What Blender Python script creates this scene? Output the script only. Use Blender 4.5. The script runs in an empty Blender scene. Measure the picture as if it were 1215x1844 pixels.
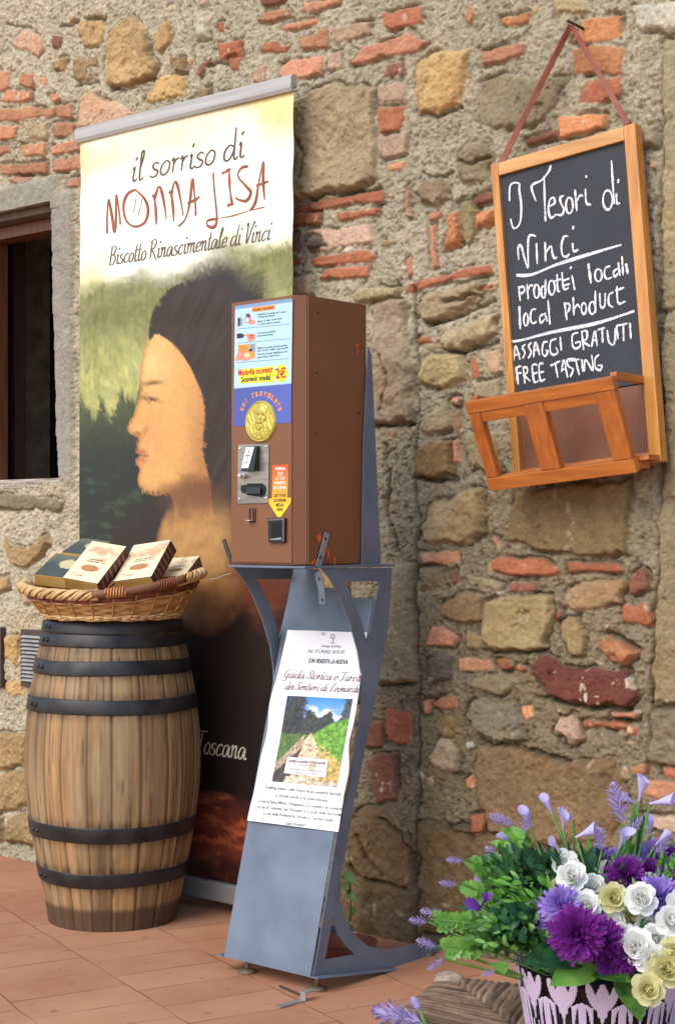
import bpy, bmesh, math, random
import numpy as np
from mathutils import Vector, Matrix, Quaternion

random.seed(7)
RNG = np.random.default_rng(11)
SC = bpy.context.scene
COL = SC.collection
R = math.radians

# ------------------------------------------------------------------ camera, sky, sun, exposure
F, CX, HZ, CAMH = 2900.0, 607.5, 960.0, 0.931     # focal length in photo pixels, principal column, horizon row, eye height
IW, IH = 1215.0, 1844.0
cd = bpy.data.cameras.new('camera')
cam = bpy.data.objects.new('camera', cd); COL.objects.link(cam)
cam.location = (0, 0, CAMH); cam.rotation_euler = (R(90), 0, 0)
cd.sensor_fit = 'VERTICAL'; cd.sensor_height = 24.0; cd.lens = F / IH * 24.0
cd.shift_y = (HZ - IH / 2) / IH
cd.clip_start = 0.05; cd.clip_end = 500
SC.camera = cam

SUN_DIR = Vector((-0.62, -0.62, 0.80)).normalized()      # towards the sun
world = bpy.data.worlds.new('World'); SC.world = world; world.use_nodes = True
wn = world.node_tree.nodes; wl = world.node_tree.links
sky = wn.new('ShaderNodeTexSky'); sky.sky_type = 'NISHITA'; sky.sun_disc = False
sky.sun_elevation = math.asin(SUN_DIR.z); sky.sun_rotation = math.atan2(SUN_DIR.x, SUN_DIR.y)
sky.air_density = 1.0; sky.dust_density = 1.6; sky.ozone_density = 1.0
bg = wn['Background']; bg.inputs['Strength'].default_value = 0.145
wl.new(sky.outputs['Color'], bg.inputs['Color'])
sd = bpy.data.lights.new('sun', 'SUN'); sd.energy = 1.05; sd.angle = R(40); sd.color = (1.0, 0.96, 0.895)
sun = bpy.data.objects.new('sun', sd); COL.objects.link(sun)
sun.rotation_euler = SUN_DIR.to_track_quat('Z', 'Y').to_euler()
SC.view_settings.view_transform = 'Standard'; SC.view_settings.look = 'None'
SC.view_settings.gamma = 1.0; SC.view_settings.exposure = 0.82

# ------------------------------------------------------------------ small helpers
def lin(c):
    out = []
    for v in c[:3]:
        v = v / 255.0
        out.append(v / 12.92 if v <= 0.04045 else ((v + 0.055) / 1.055) ** 2.4)
    return tuple(out)

def lina(a):
    a = np.asarray(a, float) / 255.0
    return np.where(a <= 0.04045, a / 12.92, ((a + 0.055) / 1.055) ** 2.4)

WLOC = {}
def tag(o, label, cat, group=None, kind=None):
    if label: o['label'] = label
    if cat: o['category'] = cat
    if group: o['group'] = group
    if kind: o['kind'] = kind
    return o

def thing(name, loc, label, cat, group=None):
    o = bpy.data.objects.new(name, None); COL.objects.link(o)
    o.location = loc; o.empty_display_size = 0.1
    WLOC[o] = Vector(loc)
    return tag(o, label, cat, group)

def link(name, me, mat, parent=None, label=None):
    """a mesh given in world coordinates becomes one object (under its thing, if any)"""
    o = bpy.data.objects.new(name, me); COL.objects.link(o)
    if mat is not None and not me.materials: me.materials.append(mat)
    if parent is not None:
        me.transform(Matrix.Translation(-WLOC[parent]))
        o.parent = parent
        WLOC[o] = WLOC[parent].copy()
    else:
        n = len(me.vertices); a = np.empty(n * 3, np.float32); me.vertices.foreach_get('co', a); a = a.reshape(-1, 3)
        c = Vector(((a[:, 0].min() + a[:, 0].max()) / 2, (a[:, 1].min() + a[:, 1].max()) / 2, a[:, 2].min()))
        me.transform(Matrix.Translation(-c)); o.location = c; WLOC[o] = c
    if label: o['label'] = label
    return o

def mesh_from(name, verts, faces, smooth=False):
    me = bpy.data.meshes.new(name)
    me.from_pydata([tuple(v) for v in verts], [], [tuple(f) for f in faces]); me.update()
    if smooth: me.polygons.foreach_set('use_smooth', [True] * len(me.polygons))
    return me

def bm_mesh(name, bm, smooth=False, recalc=True):
    if recalc: bmesh.ops.recalc_face_normals(bm, faces=bm.faces[:])
    me = bpy.data.meshes.new(name); bm.to_mesh(me); bm.free()
    if smooth: me.polygons.foreach_set('use_smooth', [True] * len(me.polygons))
    return me

def grid_mesh(name, P, mask=None, col=None, smooth=True):
    """P: (n,m,3) points -> quad grid; mask (n-1,m-1) keeps faces; col (n,m,4) linear colours"""
    n, m = P.shape[:2]
    idx = np.arange(n * m).reshape(n, m)
    q = np.stack([idx[:-1, :-1], idx[:-1, 1:], idx[1:, 1:], idx[1:, :-1]], -1)
    q = q[mask] if mask is not None else q.reshape(-1, 4)
    me = bpy.data.meshes.new(name)
    me.vertices.add(n * m); me.vertices.foreach_set('co', P.reshape(-1).astype(np.float32))
    nf = len(q)
    me.loops.add(nf * 4); me.loops.foreach_set('vertex_index', q.reshape(-1).astype(np.int32))
    me.polygons.add(nf)
    me.polygons.foreach_set('loop_start', np.arange(0, nf * 4, 4, dtype=np.int32))
    me.update(calc_edges=True)
    me.polygons.foreach_set('use_smooth', [smooth] * nf)
    if col is not None:
        at = me.color_attributes.new('Col', 'FLOAT_COLOR', 'POINT')
        at.data.foreach_set('color', col.reshape(-1).astype(np.float32))
    me.validate()
    return me

# value noise on arrays
def _lat(seed):
    return np.random.default_rng(seed).random((256, 256))
_LAT = {}
def vnoise(x, y, seed=0):
    if seed not in _LAT: _LAT[seed] = _lat(seed)
    L = _LAT[seed]
    xi = np.floor(x).astype(int); yi = np.floor(y).astype(int)
    fx = x - xi; fy = y - yi
    fx = fx * fx * (3 - 2 * fx); fy = fy * fy * (3 - 2 * fy)
    a = L[xi % 256, yi % 256]; b = L[(xi + 1) % 256, yi % 256]
    c = L[xi % 256, (yi + 1) % 256]; d = L[(xi + 1) % 256, (yi + 1) % 256]
    return (a * (1 - fx) + b * fx) * (1 - fy) + (c * (1 - fx) + d * fx) * fy
def fbm(x, y, seed=0, oct=4, gain=0.5):
    s = 0; a = 1; t = 0
    for k in range(oct):
        s = s + a * vnoise(x * 2 ** k + 17.3 * k, y * 2 ** k + 5.1 * k, seed + k); t += a; a *= gain
    return s / t * 2 - 1
def sstep(a, b, x):
    t = np.clip((x - a) / (b - a), 0, 1); return t * t * (3 - 2 * t)

# ------------------------------------------------------------------ planes and photo rays
class Plane:
    def __init__(s, O, X, Z):
        s.O = Vector(O); s.X = Vector(X).normalized(); s.Z = Vector(Z).normalized(); s.N = s.X.cross(s.Z).normalized()
    def pt(s, x, z, off=0.0): return s.O + s.X * x + s.Z * z + s.N * off
    def px(s, u, v, off=0.0):
        d = Vector(((u - CX) / F, 1.0, -(v - HZ) / F)); c = Vector((0, 0, CAMH))
        t = ((s.O + s.N * off) - c).dot(s.N) / d.dot(s.N)
        return c + d * t
    def xz(s, u, v, off=0.0):
        p = s.px(u, v, off) - s.O
        return p.dot(s.X), p.dot(s.Z)
def at(u, v, Y):
    return Vector(((u - CX) / F * Y, Y, CAMH - (v - HZ) / F * Y))

TH = R(40.8)
WX = Vector((math.cos(TH), -math.sin(TH), 0)); UP = Vector((0, 0, 1))
WALL = Plane((-0.390, 4.15, 0), WX, UP)           # N points out of the wall, towards the street
WN = WALL.N

# ------------------------------------------------------------------ materials
def mat_base(name):
    m = bpy.data.materials.new(name); m.use_nodes = True
    nt = m.node_tree; return m, nt.nodes, nt.links, nt.nodes['Principled BSDF']

def add_bump(n, l, b, src, strength, dist):
    bp = n.new('ShaderNodeBump'); bp.inputs['Strength'].default_value = strength; bp.inputs['Distance'].default_value = dist
    l.new(src, bp.inputs['Height']); l.new(bp.outputs['Normal'], b.inputs['Normal']); return bp

def mat_noise(name, c1, c2, scale=20, rough=0.6, metal=0.0, bump=0.0, bdist=0.002, bscale=None, detail=6, stretch=(1, 1, 1), rough2=None, contrast=(0.3, 0.7), spec=0.5, coat=0.0, sheen=0.0, transl=0.0):
    m, n, l, b = mat_base(name)
    tc = n.new('ShaderNodeTexCoord'); mp = n.new('ShaderNodeMapping'); mp.inputs['Scale'].default_value = stretch
    l.new(tc.outputs['Object'], mp.inputs['Vector'])
    no = n.new('ShaderNodeTexNoise'); no.inputs['Scale'].default_value = scale; no.inputs['Detail'].default_value = detail
    l.new(mp.outputs['Vector'], no.inputs['Vector'])
    cr = n.new('ShaderNodeValToRGB')
    cr.color_ramp.elements[0].position = contrast[0]; cr.color_ramp.elements[0].color = (*lin(c1), 1)
    cr.color_ramp.elements[1].position = contrast[1]; cr.color_ramp.elements[1].color = (*lin(c2), 1)
    l.new(no.outputs['Fac'], cr.inputs['Fac']); l.new(cr.outputs['Color'], b.inputs['Base Color'])
    b.inputs['Roughness'].default_value = rough; b.inputs['Metallic'].default_value = metal
    b.inputs['Specular IOR Level'].default_value = spec
    if coat: b.inputs['Coat Weight'].default_value = coat
    if rough2 is not None:
        mr = n.new('ShaderNodeMapRange'); mr.inputs['To Min'].default_value = rough; mr.inputs['To Max'].default_value = rough2
        l.new(no.outputs['Fac'], mr.inputs['Value']); l.new(mr.outputs['Result'], b.inputs['Roughness'])
    if bump:
        if bscale:
            n2 = n.new('ShaderNodeTexNoise'); n2.inputs['Scale'].default_value = bscale; n2.inputs['Detail'].default_value = 6
            l.new(mp.outputs['Vector'], n2.inputs['Vector']); src = n2.outputs['Fac']
        else: src = no.outputs['Fac']
        add_bump(n, l, b, src, bump, bdist)
    if transl:
        tr = n.new('ShaderNodeBsdfTranslucent'); l.new(cr.outputs['Color'], tr.inputs['Color'])
        mx = n.new('ShaderNodeMixShader'); mx.inputs['Fac'].default_value = transl
        l.new(b.outputs['BSDF'], mx.inputs[1]); l.new(tr.outputs['BSDF'], mx.inputs[2])
        l.new(mx.outputs['Shader'], n['Material Output'].inputs['Surface'])
    return m

def mat_col(name, rough=0.6, vary=0.0, vscale=40, bump=0.0, bscale=120, bdist=0.002, spec=0.4, stretch=(1, 1, 1), coat=0.0):
    """base colour from the mesh's own colour attribute, a little broken up by noise"""
    m, n, l, b = mat_base(name)
    at_ = n.new('ShaderNodeAttribute'); at_.attribute_name = 'Col'
    tc = n.new('ShaderNodeTexCoord'); mp = n.new('ShaderNodeMapping'); mp.inputs['Scale'].default_value = stretch
    l.new(tc.outputs['Object'], mp.inputs['Vector'])
    src = at_.outputs['Color']
    if vary:
        no = n.new('ShaderNodeTexNoise'); no.inputs['Scale'].default_value = vscale; no.inputs['Detail'].default_value = 7; no.inputs['Roughness'].default_value = 0.65
        l.new(mp.outputs['Vector'], no.inputs['Vector'])
        mr = n.new('ShaderNodeMapRange'); mr.inputs['From Min'].default_value = 0.25; mr.inputs['From Max'].default_value = 0.75
        mr.inputs['To Min'].default_value = 1 - vary; mr.inputs['To Max'].default_value = 1 + vary
        l.new(no.outputs['Fac'], mr.inputs['Value'])
        mx = n.new('ShaderNodeVectorMath'); mx.operation = 'SCALE'
        l.new(src, mx.inputs[0]); l.new(mr.outputs['Result'], mx.inputs['Scale']); src = mx.outputs['Vector']
    l.new(src, b.inputs['Base Color'])
    b.inputs['Roughness'].default_value = rough; b.inputs['Specular IOR Level'].default_value = spec
    if coat: b.inputs['Coat Weight'].default_value = coat
    if bump:
        n2 = n.new('ShaderNodeTexNoise'); n2.inputs['Scale'].default_value = bscale; n2.inputs['Detail'].default_value = 8
        l.new(mp.outputs['Vector'], n2.inputs['Vector'])
        add_bump(n, l, b, n2.outputs['Fac'], bump, bdist)
    return m

def mat_plain(name, c, rough=0.5, metal=0.0, spec=0.5):
    return mat_noise(name, tuple(max(0, v * 0.92) for v in c), tuple(min(255, v * 1.06) for v in c), scale=60, rough=rough, metal=metal, spec=spec)

# ------------------------------------------------------------------ shape helpers
def prism(name, poly, nrm, thick, bevel=0.0, holes=()):
    """flat polygon (world points, possibly with holes) given a thickness backwards along -nrm"""
    bm = bmesh.new()
    es = []
    for loop in (poly, *holes):
        vs = [bm.verts.new(p) for p in loop]
        es += [bm.edges.new((vs[i], vs[(i + 1) % len(vs)])) for i in range(len(vs))]
    bmesh.ops.triangle_fill(bm, use_beauty=True, use_dissolve=True, edges=es, normal=nrm)
    if thick:
        r = bmesh.ops.extrude_face_region(bm, geom=bm.faces[:])
        bmesh.ops.translate(bm, vec=Vector(nrm) * -thick, verts=[g for g in r['geom'] if isinstance(g, bmesh.types.BMVert)])
    me = bm_mesh(name, bm)
    return me

def px_prism(name, plane, pts, off, thick, holes=()):
    return prism(name, [plane.px(u, v, off) for u, v in pts], plane.N, thick, holes=[[plane.px(u, v, off) for u, v in h] for h in holes])

def bar_bm(bm, O, ax, ay, az, jit=0.0):
    """box from corner O with edge vectors"""
    O, ax, ay, az = map(Vector, (O, ax, ay, az))
    v = [bm.verts.new(O + ax * i + ay * j + az * k) for i in (0, 1) for j in (0, 1) for k in (0, 1)]
    for f in ((0, 1, 3, 2), (4, 6, 7, 5), (0, 4, 5, 1), (2, 3, 7, 6), (0, 2, 6, 4), (1, 5, 7, 3)):
        bm.faces.new([v[i] for i in f])

def box_mesh(name, O, ax, ay, az, bevel=0.0, seg=2):
    bm = bmesh.new(); bar_bm(bm, O, ax, ay, az)
    bmesh.ops.recalc_face_normals(bm, faces=bm.faces[:])
    if bevel: bmesh.ops.bevel(bm, geom=bm.edges[:], offset=bevel, segments=seg, affect='EDGES', profile=0.6)
    return bm_mesh(name, bm)

def tube_bm(bm, pts, rad, seg=8, cap=True, ell=None):
    pts = [Vector(p) for p in pts]; n = len(pts)
    rads = rad if hasattr(rad, '__len__') else [rad] * n
    rings = []; prev = None
    for i, p in enumerate(pts):
        t = (pts[min(i + 1, n - 1)] - pts[max(i - 1, 0)]).normalized()
        if prev is None:
            a = t.orthogonal().normalized()
        else:
            a = (prev - t * prev.dot(t)).normalized()
        prev = a; b = t.cross(a)
        rings.append([bm.verts.new(p + (a * math.cos(2 * math.pi * k / seg) + b * math.sin(2 * math.pi * k / seg)) * rads[i]) for k in range(seg)])
    for i in range(n - 1):
        for k in range(seg):
            bm.faces.new((rings[i][k], rings[i][(k + 1) % seg], rings[i + 1][(k + 1) % seg], rings[i + 1][k]))
    if cap:
        bm.faces.new(rings[0][::-1]); bm.faces.new(rings[-1])

def tube_mesh(name, pts, rad, seg=8):
    bm = bmesh.new(); tube_bm(bm, pts, rad, seg); return bm_mesh(name, bm, smooth=True)

def smooth_line(pts, sub=6, closed=False):
    p = [np.array(q, float) for q in pts]; n = len(p)
    if n < 3: 
        return [p[0] + (p[1] - p[0]) * t for t in np.linspace(0, 1, sub + 1)]
    out = []
    rng = range(n if closed else n - 1)
    for i in rng:
        if closed: a, b, c, d = p[i - 1], p[i], p[(i + 1) % n], p[(i + 2) % n]
        else: a, b, c, d = p[max(i - 1, 0)], p[i], p[i + 1], p[min(i + 2, n - 1)]
        for k in range(sub):
            t = k / sub
            out.append(0.5 * ((2 * b) + (-a + c) * t + (2 * a - 5 * b + 4 * c - d) * t * t + (-a + 3 * b - 3 * c + d) * t ** 3))
    if not closed: out.append(p[-1])
    return out

def ribbon(bm, pts3, N, wfun):
    """flat stroke: 3-D polyline in a plane with normal N, width from wfun(t, direction)"""
    n = len(pts3)
    L = []; Rr = []
    for i, p in enumerate(pts3):
        d = (pts3[min(i + 1, n - 1)] - pts3[max(i - 1, 0)])
        if d.length < 1e-9: d = Vector((1, 0, 0))
        d.normalize(); s = N.cross(d); w = wfun(i / max(n - 1, 1), d) / 2
        L.append(bm.verts.new(p + s * w)); Rr.append(bm.verts.new(p - s * w))
    for i in range(n - 1):
        try: bm.faces.new((L[i], Rr[i], Rr[i + 1], L[i + 1]))
        except ValueError: pass

def ell_pts(cx, cy, rx, ry, n=18, a0=0.0, a1=2 * math.pi):
    return [(cx + rx * math.cos(a0 + (a1 - a0) * k / n), cy + ry * math.sin(a0 + (a1 - a0) * k / n)) for k in range(n + 1)]

# a small single-stroke italic hand (x-height .5, capitals and ascenders 1)
HAND = {
 'a': (.55, [[(.42,.42),(.25,.5),(.08,.35),(.05,.12),(.15,0),(.3,.1),(.42,.45),(.42,.1),(.5,0),(.58,.08)]]),
 'b': (.46, [[(.1,1),(.08,.02),(.25,0),(.42,.2),(.35,.48),(.2,.48),(.1,.3)]]),
 'c': (.42, [[(.4,.42),(.28,.5),(.1,.35),(.06,.12),(.18,0),(.4,.12)]]),
 'd': (.56, [[(.42,.42),(.25,.5),(.08,.35),(.05,.12),(.15,0),(.3,.08),(.42,.4),(.47,1.05)],[(.45,.8),(.42,.1),(.5,0),(.58,.08)]]),
 'e': (.42, [[(.06,.22),(.33,.28),(.36,.45),(.25,.5),(.08,.35),(.06,.12),(.18,0),(.4,.12)]]),
 'g': (.52, [[(.42,.42),(.25,.5),(.08,.35),(.05,.15),(.15,.03),(.3,.1),(.42,.45),(.4,-.2),(.25,-.4),(.05,-.3)]]),
 'i': (.26, [[(.05,.42),(.12,.5),(.1,.1),(.17,0),(.26,.08)],[(.13,.74),(.2,.86)]]),
 'l': (.27, [[(.06,.3),(.2,.9),(.15,1.03),(.09,.8),(.1,.1),(.17,0),(.27,.08)]]),
 'm': (.72, [[(.02,.42),(.1,.5),(.1,0)],[(.1,.3),(.25,.5),(.33,.45),(.33,0)],[(.33,.3),(.48,.5),(.56,.45),(.55,.08),(.62,0),(.7,.08)]]),
 'n': (.5, [[(.02,.42),(.1,.5),(.1,0)],[(.1,.3),(.25,.5),(.34,.45),(.33,.08),(.4,0),(.48,.08)]]),
 'o': (.44, [[(.25,.5),(.08,.35),(.05,.12),(.18,0),(.35,.12),(.38,.38),(.25,.5)]]),
 'r': (.34, [[(.02,.42),(.1,.5),(.1,0)],[(.1,.3),(.2,.46),(.32,.48)]]),
 's': (.37, [[(.32,.44),(.2,.5),(.08,.4),(.15,.28),(.3,.18),(.25,.03),(.1,0),(0,.08)]]),
 't': (.29, [[(.14,.9),(.1,.1),(.18,0),(.28,.08)],[(-.02,.56),(.28,.6)]]),
 'u': (.5, [[(.03,.45),(.09,.5),(.07,.12),(.16,0),(.32,.12),(.38,.5),(.36,.1),(.43,0),(.5,.08)]]),
 'v': (.38, [[(.02,.48),(.08,.5),(.18,0),(.36,.5)]]),
 'B': (.58, [[(.1,.95),(.08,0)],[(0,.9),(.25,1),(.45,.85),(.3,.55),(.12,.52),(.35,.5),(.5,.25),(.3,0),(0,.02)]]),
 'R': (.6, [[(.1,.95),(.06,0)],[(-.02,.85),(.25,1),(.45,.85),(.3,.55),(.12,.5),(.3,.3),(.5,0),(.62,-.08)]]),
 'V': (.52, [[(0,.9),(.1,1),(.2,0),(.5,1),(.6,.95)]]),
 'G': (.64, [[(.55,.85),(.38,1),(.12,.75),(.08,.3),(.25,.05),(.45,.2),(.5,.5),(.35,.5)],[(.5,.5),(.48,-.25),(.3,-.4),(.1,-.2)]]),
 'S': (.5, [[(.5,.85),(.35,1),(.15,.8),(.3,.5),(.4,.2),(.2,0),(0,.1),(.05,.25)]]),
 'T': (.56, [[(0,.8),(.1,.95),(.55,.95),(.65,1)],[(.32,.95),(.28,.2),(.15,0),(.02,.1)]]),
 'L': (.6, [[(.5,.8),(.38,1),(.25,.75),(.2,.2),(.05,.02),(.2,.06),(.5,0),(.6,.1)]]),
 ' ': (.26, []),
}
def hand_mesh(name, text, plane, A, B, off, hpx, wpx, shear=0.25, contrast=0.6):
    """write text along the baseline from photo point A to B on a plane, capital height hpx, pen width wpx"""
    a = plane.px(*A, off); b = plane.px(*B, off); X = (b - a); wid = X.length; X.normalize(); Y = plane.N.cross(X)
    m = (plane.px(A[0], A[1] - 50, off) - a).length / 50
    cap = hpx * m; pw = wpx * m
    tot = sum(HAND[c][0] for c in text)
    sx = wid / tot
    bm = bmesh.new(); x = 0
    for c in text:
        adv, strokes = HAND[c]
        for st in strokes:
            pts = smooth_line(st, 6)
            P = [a + X * ((x + q[0]) * sx + q[1] * cap * shear) + Y * (q[1] * cap) for q in pts]
            def wf(t, d):
                k = abs(d.dot(Y)); return pw * (1 - contrast + contrast * k) * (0.55 + 0.9 * math.sin(math.pi * (0.12 + 0.76 * t)) * 0.6)
            ribbon(bm, P, plane.N, wf)
        x += adv
    return bm_mesh(name, bm, recalc=False)

def strokes_mesh(name, plane, strokes, conv, off, wpx, jitter=0.25, taper=0.5, seed=3):
    """traced strokes (photo pixels through conv) as flat ribbons on a plane"""
    rg = random.Random(seed); bm = bmesh.new()
    for k, st in enumerate(strokes):
        w0 = wpx
        if isinstance(st, dict): w0 = st['w']; st = st['p']
        if len(st) == 1: st = [st[0], (st[0][0] + 4, st[0][1] + 14)]
        pts = smooth_line(st, 8)
        uv = [conv(*q) for q in pts]
        P = [plane.px(u, v, off + 0.00012 * (k % 7)) for u, v in uv]
        m = (plane.px(uv[0][0], uv[0][1] - 40, off) - plane.px(*uv[0], off)).length / 40
        ph = rg.random() * 9
        ribbon(bm, P, plane.N, lambda t, d: w0 * m * (1 - taper + taper * min(1, 5 * t + .25, 5 * (1 - t) + .25)) * (1 + jitter * math.sin(ph + t * 11)))
    return bm_mesh(name, bm, recalc=False)

def type_mesh(name, text, plane, A, B, off, hpx=None, shear=0.0, fit=True, bold=0.0, centre=False):
    """printed type along a baseline from photo point A to B"""
    a = plane.px(*A, off); b = plane.px(*B, off); X = (b - a); wid = X.length; X.normalize(); Y = plane.N.cross(X)
    m = (plane.px(A[0], A[1] - 30, off) - a).length / 30
    cu = bpy.data.curves.new(name, 'FONT'); cu.body = text; cu.size = 1.0; cu.resolution_u = 2; cu.offset = bold
    to = bpy.data.objects.new(name, cu)
    COL.objects.link(to)
    dg = bpy.context.evaluated_depsgraph_get(); dg.update()
    me = bpy.data.meshes.new_from_object(to.evaluated_get(dg))
    bpy.data.objects.remove(to); bpy.data.curves.remove(cu)
    n = len(me.vertices); c = np.empty(n * 3, np.float32); me.vertices.foreach_get('co', c); c = c.reshape(-1, 3)
    x0, x1 = c[:, 0].min(), c[:, 0].max()
    sx = wid / max(x1 - x0, 1e-6); sy = hpx * m / 0.73 if hpx else sx
    me.materials.clear()
    out = np.empty_like(c)
    for i in range(n):
        p = a + X * ((c[i, 0] - x0) * sx + c[i, 1] * sy * shear) + Y * (c[i, 1] * sy)
        out[i] = p
    me.vertices.foreach_set('co', out.reshape(-1)); me.update()
    return me

def drape(me, target, direction, off):
    """lay flat print onto a slightly uneven sheet (both still in world coordinates)"""
    from mathutils.bvhtree import BVHTree
    n = Vector(direction).normalized()
    for v in me.vertices:
        hit = target.ray_cast(v.co + n * .2, -n, .4)
        if hit[0] is not None: v.co = hit[0] + n * off
    me.update(); return me
def bvh_of(me):
    from mathutils.bvhtree import BVHTree
    return BVHTree.FromPolygons([v.co.copy() for v in me.vertices], [tuple(p.vertices) for p in me.polygons])

def join_meshes(name, meshes):
    bm = bmesh.new()
    for me in meshes:
        bm.from_mesh(me); bpy.data.meshes.remove(me)
    out = bpy.data.meshes.new(name); bm.to_mesh(out); bm.free(); return out
# ------------------------------------------------------------------ ground
def build_ground():
    m, n, l, b = mat_base('terracotta paving')
    tc = n.new('ShaderNodeTexCoord'); mp = n.new('ShaderNodeMapping')
    mp.inputs['Rotation'].default_value = (0, 0, -math.atan2(.865, -.502)); mp.inputs['Location'].default_value = (0.03, 0.035, 0)
    l.new(tc.outputs['Object'], mp.inputs['Vector'])
    wob = n.new('ShaderNodeTexNoise'); wob.inputs['Scale'].default_value = 9; wob.inputs['Detail'].default_value = 4
    l.new(mp.outputs['Vector'], wob.inputs['Vector'])
    mixv = n.new('ShaderNodeVectorMath'); mixv.operation = 'MULTIPLY_ADD'
    mixv.inputs[1].default_value = (0.014, 0.014, 0); l.new(wob.outputs['Color'], mixv.inputs[0]); l.new(mp.outputs['Vector'], mixv.inputs[2])
    br = n.new('ShaderNodeTexBrick'); br.offset = 0.43; br.inputs['Scale'].default_value = 1
    br.inputs['Brick Width'].default_value = 0.125; br.inputs['Row Height'].default_value = 0.25
    br.inputs['Mortar Size'].default_value = 0.0022; br.inputs['Mortar Smooth'].default_value = 0.5
    br.inputs['Color1'].default_value = (*lin((186, 136, 104)), 1); br.inputs['Color2'].default_value = (*lin((168, 116, 86)), 1)
    br.inputs['Mortar'].default_value = (*lin((112, 58, 46)), 1)
    l.new(mixv.outputs['Vector'], br.inputs['Vector'])
    # mortar fades in and out
    no = n.new('ShaderNodeTexNoise'); no.inputs['Scale'].default_value = 3.2; no.inputs['Detail'].default_value = 8; no.inputs['Roughness'].default_value = 0.65
    l.new(tc.outputs['Object'], no.inputs['Vector'])
    cr = n.new('ShaderNodeValToRGB'); cr.color_ramp.elements[0].position = .32; cr.color_ramp.elements[0].color = (*lin((156, 102, 74)), 1)
    cr.color_ramp.elements[1].position = .7; cr.color_ramp.elements[1].color = (*lin((194, 148, 116)), 1)
    l.new(no.outputs['Fac'], cr.inputs['Fac'])
    n2 = n.new('ShaderNodeTexNoise'); n2.inputs['Scale'].default_value = 7; n2.inputs['Detail'].default_value = 5
    l.new(tc.outputs['Object'], n2.inputs['Vector'])
    mr = n.new('ShaderNodeMapRange'); mr.inputs['From Min'].default_value = .38; mr.inputs['From Max'].default_value = .6
    mr.inputs['To Min'].default_value = .12; mr.inputs['To Max'].default_value = .8
    l.new(n2.outputs['Fac'], mr.inputs['Value'])
    fac = n.new('ShaderNodeMath'); fac.operation = 'MULTIPLY'
    l.new(br.outputs['Fac'], fac.inputs[0]); l.new(mr.outputs['Result'], fac.inputs[1])
    mixc = n.new('ShaderNodeMixRGB'); mixc.inputs['Fac'].default_value = .55
    l.new(br.outputs['Color'], mixc.inputs['Color1']); l.new(cr.outputs['Color'], mixc.inputs['Color2'])
    mx = n.new('ShaderNodeMixRGB'); mx.inputs['Color2'].default_value = (*lin((105, 56, 44)), 1)
    l.new(mixc.outputs['Color'], mx.inputs['Color1'])
    # first blend bricks without their mortar
    l.new(fac.outputs[0], mx.inputs['Fac'])
    br.inputs['Mortar'].default_value = (*lin((178, 108, 84)), 1)
    # dirt specks and stains
    n3 = n.new('ShaderNodeTexNoise'); n3.inputs['Scale'].default_value = 26; n3.inputs['Detail'].default_value = 3
    l.new(tc.outputs['Object'], n3.inputs['Vector'])
    c3 = n.new('ShaderNodeValToRGB'); c3.color_ramp.elements[0].position = .64; c3.color_ramp.elements[0].color = (0, 0, 0, 1)
    c3.color_ramp.elements[1].position = .74; c3.color_ramp.elements[1].color = (.5, .5, .5, 1)
    l.new(n3.outputs['Fac'], c3.inputs['Fac'])
    m3 = n.new('ShaderNodeMixRGB'); m3.inputs['Color2'].default_value = (*lin((120, 74, 60)), 1)
    l.new(c3.outputs['Color'], m3.inputs['Fac']); l.new(mx.outputs['Color'], m3.inputs['Color1'])
    l.new(m3.outputs['Color'], b.inputs['Base Color'])
    b.inputs['Roughness'].default_value = .72; b.inputs['Specular IOR Level'].default_value = .3
    hs = n.new('ShaderNodeMath'); hs.operation = 'MULTIPLY_ADD'; hs.inputs[1].default_value = -1.0
    l.new(fac.outputs[0], hs.inputs[0]); l.new(no.outputs['Fac'], hs.inputs[2])
    add_bump(n, l, b, hs.outputs[0], .35, .004)
    me = mesh_from('ground', [(-60, -60, 0), (60, -60, 0), (60, 60, 0), (-60, 60, 0)], [(0, 1, 2, 3)])
    o = bpy.data.objects.new('ground', me); COL.objects.link(o); me.materials.append(m); o['kind'] = 'structure'
build_ground()

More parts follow.
